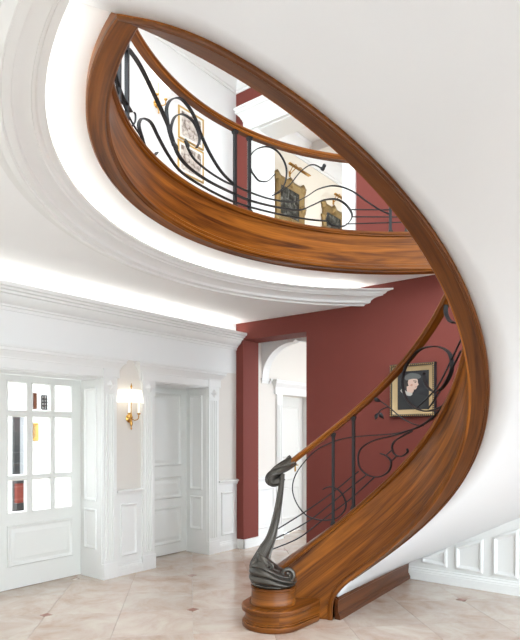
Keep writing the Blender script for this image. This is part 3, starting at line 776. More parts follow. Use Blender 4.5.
# treads and risers
RISE = 0.168
def step_th(k): return z_to_th(RISE*k-0.30)
for k in range(2, 20):
    ta, tb = step_th(k), step_th(k+1); tn = ta+0.035
    zt = RISE*k; m_ = 4; A, B = [], []
    for i in range(m_+1):
        th = tn+(tb-tn)*i/m_
        if th < TH1: th = TH1+1e-4
        if th > TH0: th = TH0
        a_ = stair_xy(th)+stair_n(th)*(SW-0.01); b_ = outer_pt(th, 0.045); A.append(a_); B.append(Vector((b_.x, min(b_.y, -0.045), 0)))
    poly = [Vector((p.x, p.y, zt-0.035)) for p in A+B[::-1]]
    MB().prism(poly, (0, 0, 0.035)).build('tread', M['wood'], st, smooth=False)
    th = min(ta, TH0); a_ = stair_xy(th)+stair_n(th)*(SW-0.01); b_ = outer_pt(th, 0.045); b_.y = min(b_.y, -0.045); d = (b_-a_).normalized(); n_ = Vector((-d.y, d.x, 0))*0.018
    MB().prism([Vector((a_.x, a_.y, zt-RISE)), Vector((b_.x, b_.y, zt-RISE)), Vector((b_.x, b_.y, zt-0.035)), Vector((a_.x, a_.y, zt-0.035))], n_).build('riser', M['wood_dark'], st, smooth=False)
# curtail step with rounded end round the newel drum
NC = wpt(0.105, 4.555)
b_ = outer_pt(math.radians(100), 0.05); b_.y = min(b_.y, -0.05)
dv = (b_-NC); dv.z = 0; dv.normalize(); pv = Vector((dv.y, -dv.x, 0))      # pv points up the flight
if pv.dot(stair_xy(math.radians(80))-NC) < 0: pv = -pv
def curtail(r):
    base = math.atan2(-pv.y, -pv.x)
    pts = []
    # straight front edge far end -> round end -> back to the stringer
    far = b_
    pts.append(far-pv*r)
    s_ = 1 if (Matrix.Rotation(0.3, 3, 'Z') @ (-pv)).dot(dv) < 0 else -1
    for i in range(25):
        pts.append(NC + (Matrix.Rotation(s_*PI*0.93*i/24, 3, 'Z') @ (-pv))*r)
    e_ = stair_xy(math.radians(84))-stair_n(math.radians(84))*(0.02+(r-0.2)*0.8); pts.append(e_)
    pts.append(stair_xy(math.radians(84))+stair_n(math.radians(84))*0.08); pts.append(far+pv*0.3)
    return pts
for nm, r, z0_, z1_ in (('curtail_plinth', 0.246, 0, 0.045), ('curtail_body', 0.222, 0.045, 0.125), ('curtail_tread', 0.250, 0.125, 0.168), ('curtail_bead', 0.234, 0.045, 0.060)):
    pr = [Vector((p.x, p.y, z0_)) for p in curtail(r)]
    c_ = MB().prism(pr, (0, 0, z1_-z0_)).build(nm, M['wood'], st, angle=30)
    bv = c_.modifiers.new('round', 'BEVEL'); bv.width = 0.010; bv.segments = 3; bv.limit_method = 'ANGLE'; bv.angle_limit = math.radians(50)
MB().lathe([(0, 0.168), (0.178, 0.168), (0.180, 0.185), (0.174, 0.195), (0.172, 0.29), (0.178, 0.297), (0.178, 0.312), (0, 0.312)], (NC.x, NC.y, 0)).build('newel_drum', M['wood'], st, angle=30)
# wooden skirting where the underside meets the floor
fa = stair_xy(math.radians(77.5))+stair_n(math.radians(77.5))*0.03; fb = Vector((2.435, -0.115, 0)); d = (fb-fa); d.z = 0; d.normalize(); nn = Vector((d.y, -d.x, 0))
if nn.x < 0: nn = -nn
SK = [(0, 0), (0.050, 0), (0.050, 0.030), (0.042, 0.036), (0.040, 0.050), (0.030, 0.058), (0.028, 0.150), (0.036, 0.158), (0.036, 0.178), (0.020, 0.185), (0, 0.185)]
MB().sweep([Vector((fa.x, fa.y, 0)), Vector((fb.x, fb.y, 0))], [nn]*2, SK).build('floor_skirting', M['wood_dark'], st, angle=30)

# ================================================================== GALLERY EDGE
P, N = [], []
for i in range(121):
    ph = PH0+(PH1-PH0)*i/120; n_ = Vector((math.cos(ph), math.sin(ph), 0)); p = gal_pt(ph, GR); p.z = ZF
    if i > 112: n_ = n_*(1-0.12*((i-112)/8)**2)
    if i == 120: n_ = gn*0.88; p = Vector((mit.x, mit.y, ZF))
    P.append(p); N.append(n_)
FAS = [(GW*SW/GW, 0.006), (GW+0.004, 0.39), (-0.016, 0.39), (-0.022, 0.380), (-0.020, 0.366), (-0.012, 0.358), (-0.014, 0.350), (0, 0.342), (0, 0.205), (0, 0.072), (-0.008, 0.066), (-0.006, 0.040), (-0.014, 0.034), (-0.016, 0.020), (-0.008, 0.012), (0.004, 0.010), (0.006, 0.0), (GW*0.88, 0.0), (GW*0.95, -0.004), (GW+0.004, 0.0)]
for i, p in enumerate(P): 
    lim = -0.002
fb_ = MB(); fb_.sweep(P, N, FAS[1:])
for v in fb_.v: v.y = min(v.y, -0.001)
o = fb_.build('trim_15', M['wood'], angle=35); struct(o)

# ================================================================== RAILINGS
# back-projection of traced ironwork on to the vertical surface that carries it
st_curve = [(th, stair_xy(th)+stair_n(th)*(SW*0.45)) for th in [TH0+0.12+(math.radians(-60)-TH0-0.12)*i/900 for i in range(901)]]
ga_curve = [(ph, gal_pt(ph, GR+0.035)) for ph in [PH0-0.6+(PH1-PH0+0.6)*i/1200 for i in range(1201)]]
def hit(curve, px, py, far=True):
    r = ray(px, py); d = Vector((r.x, r.y, 0)); nv = Vector((-d.y, d.x, 0)); best = None
    prev = None
    for s_, p in curve:
        v = (p-CAM).x*nv.x+(p-CAM).y*nv.y
        if prev is not None and prev[0]*v <= 0:
            f = prev[0]/(prev[0]-v) if prev[0] != v else 0
            q = prev[1].lerp(p, f); dist = ((q-CAM).x*d.x+(q-CAM).y*d.y)/(d.x*d.x+d.y*d.y)
            if dist > 0 and (best is None or (dist > best[0]) == far): best = (dist, q, prev[2]+(s_-prev[2])*f)
        prev = (v, p, s_)
    if best is None:        # beyond the tangent: nearest curve point
        s_, p = min(curve, key=lambda c_: abs((c_[1]-CAM).x*nv.x+(c_[1]-CAM).y*nv.y)); best = (((p-CAM).x*d.x+(p-CAM).y*d.y)/(d.x**2+d.y**2), p, s_)
    dist, q, s_ = best
    return Vector((q.x, q.y, CAM_H+dist*r.z)), s_
def st_nrm(s_): return stair_n(s_)
def ga_nrm(s_): return Vector((math.cos(s_), math.sin(s_), 0))
def iron(parent, curve, nfun, pts, name='scroll', wn=0.020, tk=0.008, n=6, taper=True, far=True):
    px = catmull([Vector((a_, b_, 0)) for a_, b_ in pts], n); P, N, U = [], [], []
    for q in px:
        p, s_ = hit(curve, q.x, q.y, far); P.append(p); N.append(nfun(s_))
    # drop coincident points
    Q = [(P[0], N[0])]
    for p, n_ in zip(P, N):
        if (p-Q[-1][0]).length > 0.004: Q.append((p, n_))
    P = [q[0] for q in Q]; N = [q[1] for q in Q]
    if len(P) < 2: return
    for i in range(len(P)):
        t = (P[min(i+1, len(P)-1)]-P[max(0, i-1)]).normalized(); u = N[i].cross(t).normalized(); U.append(u); N[i] = t.cross(u).normalized()
    a_, b_ = wn/2, tk/2; c_ = min(a_, b_)*0.5
    MB().sweep(P, N, [(-a_, -b_+c_), (-a_+c_, -b_), (a_-c_, -b_), (a_, -b_+c_), (a_, b_-c_), (a_-c_, b_), (-a_+c_, b_), (-a_, b_-c_)], U=U).build(name, M['iron'], parent)
def baluster(parent, p, z0_, z1_, ang, w_=0.011, name='baluster'):
    mb = MB(); c_, s_ = math.cos(ang), math.sin(ang)
    def ringp(r, z): return [Vector((p.x+r*(c_*a_-s_*b_), p.y+r*(s_*a_+c_*b_), z)) for a_, b_ in ((-1, -1), (1, -1), (1, 1), (-1, 1))]
    lv = [(w_*1.9, z0_), (w_*1.9, z0_+0.012), (w_*1.3, z0_+0.03), (w_, z0_+0.035), (w_, z1_-0.035), (w_*1.3, z1_-0.03), (w_*1.7, z1_-0.014), (w_*1.7, z1_)]
    vs = [q for r, z in lv for q in ringp(r, z)]; fs = [[0, 1, 2, 3][::-1]]
    for i in range(len(lv)-1): fs += [[i*4+q, i*4+(q+1) % 4, (i+1)*4+(q+1) % 4, (i+1)*4+q] for q in range(4)]
    fs.append([(len(lv)-1)*4+q for q in range(4)]); mb.add(vs, fs).build(name, M['iron'], parent, smooth=False)
def leaf(parent, P0, d, n_, ln, wd, name='leaf', m='iron'):
    d = d.normalized(); u = n_.cross(d).normalized(); mb = MB(); A = []; 
    for i in range(7):
        t = i/6; w_ = wd*math.sin(PI*min(1, t*0.95+0.05))**0.8; c_ = P0+d*(ln*t)+n_*(0.012*math.sin(PI*t)); A += [c_-u*w_*0.5+n_*0.004, c_+n_*0.012, c_+u*w_*0.5+n_*0.004, c_-n_*0.006]
    fs = [[i*4+q, (i+1)*4+q, (i+1)*4+(q+1) % 4, i*4+(q+1) % 4] for i in range(6) for q in range(4)]+[[0, 1, 2, 3], [24, 25, 26, 27]]
    mb.add(A, fs).build(name, M[m], parent)
HRP = [(-0.030, -0.030), (0.030, -0.030), (0.033, -0.018), (0.026, -0.010), (0.036, 0.004), (0.034, 0.018), (0.020, 0.028), (0, 0.031), (-0.020, 0.028), (-0.034, 0.018), (-0.036, 0.004), (-0.026, -0.010), (-0.033, -0.018)]

sr = root('stair_railing', Vector((NC.x, NC.y, 0.312)), 'walnut handrail on scrolled wrought iron railing rising from the swirling newel of the stairs', 'railing')
RAILH = 1.335
GRZ = 4.205
def rail_z(th):
    base = zin(th)+RAILH; e_ = TH1+0.55
    if th < e_:
        f = (e_-th)/0.55; f = f*f*(3-2*f); base = base*(1-f)+(GRZ)*f
    if th > math.radians(88): base = base
    return base
# handrail start from the traced newel end
start_p, start_s = hit(st_curve, 281, 474.5)
P, N = [], []
tha = math.radians(97)
for i in range(161):
    th = tha+(TH1-tha)*i/160; p = stair_xy(th)+nrm_at(th)*(SW*0.45); P.append(Vector((p.x, p.y, rail_z(th)))); N.append(nrm_at(th))
hr = MB().sweep(P, N, HRP).build('handrail', M['wood'], sr, angle=40)
# iron sleeve and volute at the lower end of the handrail
n0 = N[0]; top_d = (P[0]-CAM).dot(EY)
def at_depth(px, py, d): return CAM + ray(px, py)*d
sl_px = [(293, 459.8), (287.5, 464), (281.5, 468.3), (275.5, 472.3), (271, 476.5), (270, 480.5), (272.5, 482.8), (276.5, 482.2), (280.5, 479.5), (284, 477.6)]
PP = catmull([at_depth(a_, b_, top_d+0.01*(i < 4)) for i, (a_, b_) in enumerate(sl_px)], 4)
RR = [0.042*(1-0.55*(i/(len(PP)-1))**1.5) for i in range(len(PP))]
sleeve = MB().tube(PP, RR, 14).build('handrail_sleeve', M['bronze'], sr)
for q in range(5):
    an = 2*PI*q/5; S_ = []
    for i, (p, r) in enumerate(zip(PP, RR)):
        t = (PP[min(i+1, len(PP)-1)]-PP[max(0, i-1)]).normalized(); b2 = t.cross(n0).normalized(); a2 = an+i*0.12
        S_.append(p+(n0*math.cos(a2)+b2*math.sin(a2))*r)
    MB().tube(S_, [max(0.004, r*0.26) for r in RR], 6).build('sleeve_rib', M['bronze'], sleeve)
# slender newel stem
stem_px = [(262, 578), (259, 566), (262.5, 556), (267.5, 545), (271.5, 536), (275.5, 520), (278.5, 505), (280.5, 491), (281.8, 480), (282.4, 474)]
dN = (NC-CAM).dot(EY)
SP = []
for i, (a_, b_) in enumerate(stem_px):
    f = i/(len(stem_px)-1); SP.append(at_depth(a_, b_, dN*(1-f)+top_d*f))
SP = catmull(SP, 4); SR = [0.062*(1-i/(len(SP)-1))**2.2+0.017 for i in range(len(SP))]
stem = MB().tube(SP, SR, 14).build('newel_stem', M['bronze'], sr)
for q in range(6):
    S_ = []
    for i, p in enumerate(SP):
        an = 2*PI*q/6+i*0.06; S_.append(p+Vector((math.cos(an), math.sin(an), 0))*SR[i]*1.0)
    MB().tube(S_, [max(0.004, r*0.30) for r in SR], 6).build('stem_rib', M['bronze'], stem)
# swirling casting round the top of the drum
cb = MB(); vs = []; fs = []; NA, NZ = 72, 22
prof = [(0.02, 0.310), (0.150, 0.310), (0.180, 0.318), (0.190, 0.345), (0.190, 0.375), (0.180, 0.405), (0.162, 0.430), (0.130, 0.452), (0.100, 0.475), (0.075, 0.505), (0.055, 0.54)]
a_left = math.atan2(-EX.y-0.3*EY.y, -EX.x-0.3*EY.x)
pc = catmull([Vector((a_, b_, 0)) for a_, b_ in prof], 12); NA = 120
for q in pc:
    for i in range(NA):
        an = 2*PI*i/NA; fz = (q.y-0.31)/0.23; env = min(1, fz*9)*min(1, max(0.25, (1.15-fz)*2))
        tilt = 0.030*math.cos(an-a_left)*min(1, fz*2)
        phs = 5.0*fz+an/(2*PI)*2+0.22*math.sin(an*2+1.0)+0.10*math.sin(3*an+5*fz)
        rdg = abs(math.sin(PI*phs))**0.55
        rd = q.x*(0.90+env*(0.13*rdg-0.03))
        sh = -EX*(0.075*fz*fz)
        vs.append(Vector((NC.x+rd*math.cos(an), NC.y+rd*math.sin(an), q.y+tilt))+sh)
m_ = len(pc)
for j in range(m_-1):
    for i in range(NA): fs.append([j*NA+i, j*NA+(i+1) % NA, (j+1)*NA+(i+1) % NA, (j+1)*NA+i])
fs += [list(range(NA))[::-1], [(m_-1)*NA+i for i in range(NA)]]
casting = cb.add(vs, fs).build('newel_casting', M['bronze'], sr, angle=60)
for (px_, py_, rad, sg) in ((287, 574.5, 0.056, 1), (269.5, 567, 0.030, -1)):     # rolled volutes
    c_ = at_depth(px_, py_, dN-0.10); S_, R_ = [], []
    for i in range(34):
        t = i/33; an = sg*(-PI*0.5+2*PI*1.55*t); rr = rad*(1-0.8*t); S_.append(c_+EX*(rr*math.cos(an))+Vector((0, 0, rr*math.sin(an)))-EY*0.02*t); R_.append(rad*0.36*(1-0.45*t))
    MB().tube(S_, R_, 8).build('volute', M['bronze'], casting)

# traced ironwork on the stair
ST = lambda pts, **k: iron(sr, st_curve, st_nrm, pts, **k)
ST([(277.8, 528.9), (304, 512.5), (331, 493.7), (350, 478.3), (358.5, 471.5)], name='rod', wn=0.012, tk=0.010)
ST([(275, 538.7), (293, 530), (311.5, 519), (331, 503.6), (350, 488), (366, 475.2)], name='rod', wn=0.012, tk=0.010)
ST([(272, 549.4), (297.5, 538.7), (315, 526), (331, 513.4), (350, 499.3), (374.6, 477)], name='rod', wn=0.012, tk=0.010)
ST([(322.7, 489.5), (328, 487), (334, 487.5), (342, 493.7), (346, 505), (342.4, 513.4), (334, 519), (320, 520), (306, 515), (296, 502), (292.4, 488), (296, 474), (306, 460), (316, 450.5), (327.7, 444), (342, 439), (360, 436.3), (391.7, 434), (405, 431.5), (419, 426.7), (431, 419), (440.4, 409.8), (448, 399), (453, 388.7), (459, 371), (463.7, 354)], wn=0.026, tk=0.009)
ST([(357.7, 457.3), (360, 450), (366, 444.5), (377, 439.4), (390, 436.5), (402.3, 433), (419, 427)], wn=0.024, tk=0.008)
ST([(380.4, 453.5), (387, 456.3), (391, 462), (389, 470.8), (380.4, 476.5), (368.8, 475.6), (360, 467.9), (357.7, 457.3)], wn=0.024, tk=0.008)
ST([(407, 448.7), (407.3, 452.5), (401.5, 456.3), (394.8, 454.4), (392, 447.7), (394, 442), (400, 437.5), (412, 431)], wn=0.024, tk=0.008)
ST([(386.5, 454.8), (392.5, 449.5)], name='tie', wn=0.012, tk=0.008); ST([(391.5, 461), (397, 455.5)], name='tie', wn=0.012, tk=0.008)
ST([(424.3, 372.5), (423.5, 376), (425.6, 384.4), (432, 390.8), (440.4, 389.7), (448.9, 378), (452, 365.4), (448.9, 352.7), (438, 346.8), (423.5, 348), (413, 356), (405.5, 367.5), (402.3, 382.3), (405.5, 397), (413, 406.6), (423.5, 410.9), (434, 409.8), (446.7, 403.5), (452, 393)], wn=0.032, tk=0.008)
ST([(380, 401), (389.6, 407.7), (402.3, 418.3), (415, 424.6), (423.5, 425.7)], name='tendril', wn=0.010, tk=0.008)
ST([(378.5, 413.5), (381, 409.8), (387.5, 407.2), (390, 408)], name='tendril', wn=0.010, tk=0.008)
for (px_, py_, dx, dz) in ((378.5, 413, -0.4, -1), (380.5, 412.5, 0.5, -1), (380.5, 401.5, -1, 0.55)):
    p, s_ = hit(st_curve, px_, py_); leaf(sr, p, EX*dx+Vector((0, 0, dz)), -st_nrm(s_), 0.055, 0.035)
ST([(417, 407.7), (428, 397.5), (439, 384), (450.8, 361), (460.8, 340)], name='rod', wn=0.012, tk=0.010)
ST([(428, 409), (439, 393), (450, 372.5), (461, 350.8)], name='rod', wn=0.012, tk=0.010)
ST([(432.5, 419), (445, 402), (455, 379.5), (462, 361)], name='rod', wn=0.012, tk=0.010)
ST([(446.3, 303), (445.6, 309), (446.5, 315), (449.5, 320.5), (454, 322.8)], wn=0.034, tk=0.010)
for px_ in (333.2, 353.5):
    p, s_ = hit(st_curve, px_, 470); zb_ = zin(s_)+S_TOP+0.036; a_ = math.atan2(st_nrm(s_).y, st_nrm(s_).x)
    baluster(sr, p, zb_, rail_z(s_)-0.03, a_)
# upper flight balusters and rods, out of the photographed side of the well
for k_ in range(9):
    th = math.radians(-10-k_*12.5); p = stair_xy(th)+stair_n(th)*(SW*0.45); a_ = math.atan2(stair_n(th).y, stair_n(th).x)
    if th > TH1+0.1: baluster(sr, p, zin(th)+S_TOP+0.036, rail_z(th)-0.03, a_)
for oz in (0.62, 0.69, 0.76):
    PP_, NN_ = [], []
    for i in range(61):
        th = math.radians(-8)+(TH1+0.15-math.radians(-8))*i/60; p = stair_xy(th)+stair_n(th)*(SW*0.45); PP_.append(Vector((p.x, p.y, zin(th)+oz))); NN_.append(stair_n(th))
    MB().sweep(PP_, NN_, [(-.006, -.005), (.006, -.005), (.006, .005), (-.006, .005)]).build('rod', M['iron'], sr)

gr = root('gallery_railing', gal_pt(PI*0.8, GR+0.03)+Vector((0, 0, ZF+0.39)), 'curved walnut handrail on scrolled wrought iron railing along the upper gallery edge', 'railing')
P, N = [], []
for i in range(121):
    ph = PH0+0.02+(PH1-PH0-0.02)*i/120; n_ = Vector((math.cos(ph), math.sin(ph), 0)); p = gal_pt(ph, GR+0.035); p.z = GRZ
    if i == 120: n_ = gn; p = Vector((mit.x, mit.y, GRZ))+gn*0.04
    P.append(p); N.append(n_)
mb = MB().sweep(P, N, HRP)
for v in mb.v: v.y = min(v.y, -0.004)
mb.build('handrail', M['wood'], gr, angle=40)
GA = lambda pts, **k: iron(gr, ga_curve, ga_nrm, pts, **k)
GTOP = ZF+0.39
for px_, py_ in ((235, 170), (249.3, 175), (390.3, 215), (406.5, 222), (127, 90), (119, 85)):
    p, s_ = hit(ga_curve, px_, py_); a_ = math.atan2(ga_nrm(s_).y, ga_nrm(s_).x); baluster(gr, p, GTOP, GRZ-0.03, a_, 0.013)
GA([(123, 50), (127, 48.8), (130, 51), (140.8, 67), (154, 94), (167.7, 124.5), (174, 144), (179, 155.8), (188.8, 167.3), (208, 180.8), (233, 193.3), (250, 200.5), (276, 207), (299, 210), (312, 205.4), (325, 199.8), (338, 199.8), (348, 207), (352, 216.8), (344.8, 225.6), (333.4, 225.6), (326.8, 220), (328.5, 213.5)], wn=0.034, tk=0.009)
GA([(174, 146), (169.5, 132), (167.2, 119), (166.7, 107.7), (170.6, 100), (179, 98), (187, 104.8), (194.6, 117.3), (201, 134.6), (210, 153.8), (221.5, 172), (234, 184.6)], wn=0.032, tk=0.009)
GA([(174, 146), (171, 135), (171.5, 125), (175.4, 116.3), (183, 114.4), (192.7, 121), (198.5, 132.7), (199.4, 141.3), (196.5, 147.7)], wn=0.028, tk=0.008)
GA([(185, 140.4), (188.8, 150), (194.6, 159.6), (208, 171), (223.5, 180.8), (237, 186.5), (250, 192.3), (269.6, 198.8), (292.5, 202), (305.6, 197), (318.6, 189), (335, 185.8), (351.3, 190.7), (367.7, 202), (380.8, 210.3), (390.6, 214.5)], wn=0.024, tk=0.008)
GA([(157, 152.5), (153, 155.4), (145.4, 147.7), (141.5, 136), (138.8, 126), (140, 120.5), (143.5, 118.5), (151, 122.7), (158.8, 138), (168.5, 155.4), (180, 170.8), (198.5, 184), (227, 199), (250, 207), (282.7, 215), (308.8, 219.4), (326.8, 221)], wn=0.028, tk=0.009)
GA([(251.7, 172), (258, 180), (263, 181.6), (268.6, 180.6), (275, 174)], wn=0.022, tk=0.007)
GA([(251.7, 172), (248.8, 162), (251, 154.5), (257, 149), (266.5, 146.7), (275, 149.5), (281.5, 156.5), (286.3, 167.9), (285.6, 180.8), (281, 189.5), (272.5, 195.6)], wn=0.024, tk=0.008)
GA([(272.5, 195.6), (281, 191.5), (289.8, 184.8), (296, 177), (301.5, 170.8), (308.8, 165.6), (315, 165), (321, 168)], wn=0.014, tk=0.009)
p, s_ = hit(ga_curve, 321, 167.2); leaf(gr, p, EX*0.5+Vector((0, 0, -1)), -ga_nrm(s_), 0.045, 0.055); leaf(gr, p+EX*0.01, EX*1+Vector((0, 0, 0.5)), -ga_nrm(s_), 0.04, 0.04)
for px_, py_, dx, dz in ((173, 141, 0.35, -1), (184.8, 139, 0.3, -1)):
    p, s_ = hit(ga_curve, px_, py_); leaf(gr, p, EX*dx+Vector((0, 0, dz)), -ga_nrm(s_), 0.085, 0.05)
GA([(351.5, 209.6), (390, 209.8), (412, 209.6)], name='rod', wn=0.012, tk=0.010)
GA([(352, 216.8), (390, 216.9), (416, 216.6)], name='rod', wn=0.012, tk=0.010)
GA([(346, 224), (390, 222.6), (419, 221.7)], name='rod', wn=0.012, tk=0.010)
GA([(113, 66), (118, 92), (125, 108), (133, 124), (140, 135)], name='rod', wn=0.012, tk=0.010)
GA([(110, 76), (114, 96), (121, 110), (130, 126), (141, 144)], name='rod', wn=0.012, tk=0.010)
GA([(132, 126), (135, 122), (135.5, 115), (134, 112)], wn=0.014, tk=0.008)
GA([(112, 60), (116, 78), (122, 96), (131, 112)], wn=0.030, tk=0.009)

# ================================================================== WALL SCONCES
def sconce(loc, label):
    X_, Y_, Z_ = loc
    r_ = root('wall_sconce', loc, label, 'wall lamp', 'brass wall sconces')
    MB().lathe([(0, 0), (0.03, 0.0), (0.034, 0.006), (0.028, 0.014), (0.016, 0.018), (0.012, 0.024), (0, 0.026)], (0, 0, 0), 18)
    bp = MB(); pr = [(0.036, 0), (0.040, 0.006), (0.030, 0.014), (0.016, 0.020), (0.010, 0.030), (0.0, 0.032)]
    vs = []; fs = []
    for (r, d) in pr:
        for i in range(18): an = 2*PI*i/18; vs.append(Vector((X_+d, Y_+r*math.cos(an), Z_+r*1.15*math.sin(an))))
    for j in range(len(pr)-1):
        for i in range(18): fs.append([j*18+i, j*18+(i+1) % 18, (j+1)*18+(i+1) % 18, (j+1)*18+i])
    bp.add(vs, fs).build('back_plate', M['brass'], r_)
    MB().lathe([(0, -0.125), (0.007, -0.12), (0.010, -0.105), (0.005, -0.095), (0.012, -0.075), (0.017, -0.055), (0.012, -0.03), (0.008, -0.01), (0.014, 0.0), (0.018, 0.012), (0.010, 0.03), (0.006, 0.05), (0, 0.06)], (X_+0.045, Y_, Z_), 14).build('pendant', M['brass'], r_)
    for s_ in (-1, 1):
        q = catmull([Vector((X_+0.045, Y_, Z_)), Vector((X_+0.06, Y_+s_*0.03, Z_-0.02)), Vector((X_+0.085, Y_+s_*0.06, Z_-0.005)), Vector((X_+0.09, Y_+s_*0.065, Z_+0.04))], 6)
        MB().tube(q, 0.006, 8).build('arm', M['brass'], r_)
        MB().lathe([(0, 0), (0.012, 0.0), (0.020, 0.012), (0.020, 0.016), (0, 0.016)], (X_+0.09, Y_+s_*0.065, Z_+0.04), 14).build('drip_cup', M['brass'], r_)
        MB().lathe([(0, 0.016), (0.011, 0.016), (0.011, 0.115), (0, 0.118)], (X_+0.09, Y_+s_*0.065, Z_+0.04), 12).build('candle', M['candle'], r_)
        MB().lathe([(0, 0.118), (0.006, 0.12), (0.013, 0.15), (0.010, 0.175), (0, 0.20)], (X_+0.09, Y_+s_*0.065, Z_+0.04), 12).build('bulb', M['shade'], r_)
    MB().tube([Vector((X_+0.045, Y_, Z_+0.04)), Vector((X_+0.045, Y_, Z_+0.33))], 0.004, 8).build('stem', M['brass'], r_)
    MB().lathe([(0, 0.32), (0.008, 0.33), (0.012, 0.345), (0.005, 0.36), (0.003, 0.375), (0, 0.38)], (X_+0.045, Y_, Z_), 12).build('finial', M['brass'], r_)
    # half-round fabric shade, open above and below
    mb = MB(); vs = []; fs = []; m_ = 20
    for i in range(m_+1):
        an = -PI/2+PI*i/m_
        for (ry, rx, z) in ((0.175, 0.135, 0.165), (0.150, 0.115, 0.305), (0.146, 0.111, 0.305), (0.171, 0.131, 0.165)):
            vs.append(Vector((X_+0.01+rx*math.cos(an), Y_+ry*math.sin(an), Z_+z)))
    for i in range(m_):
        for q in range(4): fs.append([i*4+q, (i+1)*4+q, (i+1)*4+(q+1) % 4, i*4+(q+1) % 4])
    mb.add(vs, fs).build('lamp_shade', M['shade'], r_)
    ld_ = bpy.data.lights.new('sconce_bulb', 'POINT'); ld_.energy = 0.05; ld_.color = (1, 0.90, 0.75); ld_.shadow_soft_size = 0.03
    lo = bpy.data.objects.new('sconce_bulb', ld_); COL.objects.link(lo); lo.parent = r_; lo.location = (0.075, 0, 0.25)
    return r_
sp = onX(130.3, 415, 0.05)
sconce((0.0, -1.785, sp.z-0.035), 'brass two candle wall sconce with white half shade between the two doors downstairs')
su = onX(159, 100, 0.05)
sconce((0.0, su.y, su.z-0.03), 'brass wall sconce with white half shade on the white upstairs wall')

# ================================================================== PICTURES
FRM, CNV = {}, {}
def framed(name, origin, u, n_, wd, ht, fw, frm, frame_mat, canvas_mat_, label, cat, group=None, mount=0.0):
    """origin = lower left outer corner on the wall, u = unit vector to the right, n_ = out of the wall"""
    r_ = root(name, Vector(origin)+u*(wd/2), label, cat, group); up = Vector((0, 0, 1)); o_ = Vector(origin)
    poly = [o_, o_+u*wd, o_+u*wd+up*ht, o_+up*ht]
    mb = MB(); frame_moulding(mb, poly, n_, [(a_*fw, h) for a_, h in frm]); FRM[r_.name] = mb.build('frame', frame_mat, r_)
    q = [o_+u*fw*0.9+up*fw*0.9+n_*0.006, o_+u*(wd-fw*0.9)+up*fw*0.9+n_*0.006, o_+u*(wd-fw*0.9)+up*(ht-fw*0.9)+n_*0.006, o_+u*fw*0.9+up*(ht-fw*0.9)+n_*0.006]
    if mount:
        MB().prism(q, n_*0.004).build('mount', M['paper'], r_, smooth=False)
        q = [o_+u*(fw+mount)+up*(fw+mount)+n_*0.011, o_+u*(wd-fw-mount)+up*(fw+mount)+n_*0.011, o_+u*(wd-fw-mount)+up*(ht-fw-mount)+n_*0.011, o_+u*(fw+mount)+up*(ht-fw-mount)+n_*0.011]
    CNV[r_.name] = MB().prism(q, n_*0.003).build('canvas', canvas_mat_, r_, smooth=False)
    return r_
FR_SIMPLE = [(0, 0), (0, 0.016), (0.3, 0.022), (0.7, 0.018), (1.0, 0.012), (1.0, 0.004)]
FR_DEEP = [(0, 0), (0, 0.030), (0.12, 0.045), (0.28, 0.048), (0.40, 0.036), (0.60, 0.030), (0.85, 0.020), (1.0, 0.016), (1.0, 0.004)]
# portrait on the red wall
ux = Vector((1, 0, 0)); PN = -Y1
pa = onY(391.5, 416.8, -0.012); pb = onY(436, 363.2, -0.012)
PW, PH_ = pb.x-pa.x, pb.z-pa.z+0.01
fw = 0.072
po = framed('portrait_painting', (pa.x, -0.002, pa.z), ux, PN, PW, PH_, fw, FR_DEEP, M['palegold'], M['canvas'], 'dark portrait of person in a cap, beaded gilt frame, on the red wall', 'painting')
mb = MB(); o_ = Vector((pa.x, -0.002, pa.z)); up = Vector((0, 0, 1))
frame_moulding(mb, [o_-ux*0.004-up*0.004, o_+ux*(PW+0.004)-up*0.004, o_+ux*(PW+0.004)+up*(PH_+0.004), o_-ux*0.004+up*(PH_+0.004)], PN, [(0, 0), (0, 0.044), (0.006, 0.053), (0.026, 0.053), (0.030, 0.03)])
mb.build('outer_edge', M['black'], po)
bead = MB(); bead.lathe([(0, -0.0065), (0.0045, -0.0045), (0.0065, 0), (0.0045, 0.0045), (0, 0.0065)], (0, 0, 0), 8)
bo = bead.build('bead', M['gold'], po, rootloc=None); bo.parent = po
bme = bo.data
for v in bme.vertices: v.co += WLOC[po.name]
cnt = 0
def place_bead(p):
    global cnt
    t = bo if cnt == 0 else bo.copy()
    if cnt: COL.objects.link(t)
    t.parent = po; t.location = p-WLOC[po.name]; cnt += 1
nb, nh = 22, 25
for i in range(nb+1):
    for zz in (0.011, PH_-0.011): place_bead(o_+ux*(0.008+(PW-0.016)*i/nb)+up*zz+PN*0.055)
for i in range(1, nh):
    for xx in (0.011, PW-0.011): place_bead(o_+ux*xx+up*(0.008+(PH_-0.016)*i/nh)+PN*0.055)
# painted figure, flat on the canvas
cw_, ch_ = PW-2*fw*0.9, PH_-2*fw*0.9; co = o_+ux*fw*0.9+up*fw*0.9
def blob(name, pts, m, lv):
    q = catmull([Vector((a_, b_, 0)) for a_, b_ in pts+[pts[0]]], 5)[:-1]
    MB().prism([co+ux*(p.x*cw_)+up*(p.y*ch_)+PN*(0.0092+lv*0.0004) for p in q], PN*0.0003).build(name, m, CNV[po.name], smooth=False)
blob('painted_coat', [(0.02, 0.01), (0.98, 0.01), (0.97, 0.24), (0.84, 0.36), (0.60, 0.40), (0.34, 0.46), (0.14, 0.44), (0.03, 0.30)], M['coat'], 0)
blob('painted_hair', [(0.22, 0.60), (0.30, 0.55), (0.38, 0.66), (0.36, 0.80), (0.26, 0.82), (0.20, 0.72)], M['hair'], 1)
blob('painted_neck', [(0.30, 0.60), (0.32, 0.46), (0.44, 0.42), (0.52, 0.50), (0.44, 0.62)], M['skin'], 2)
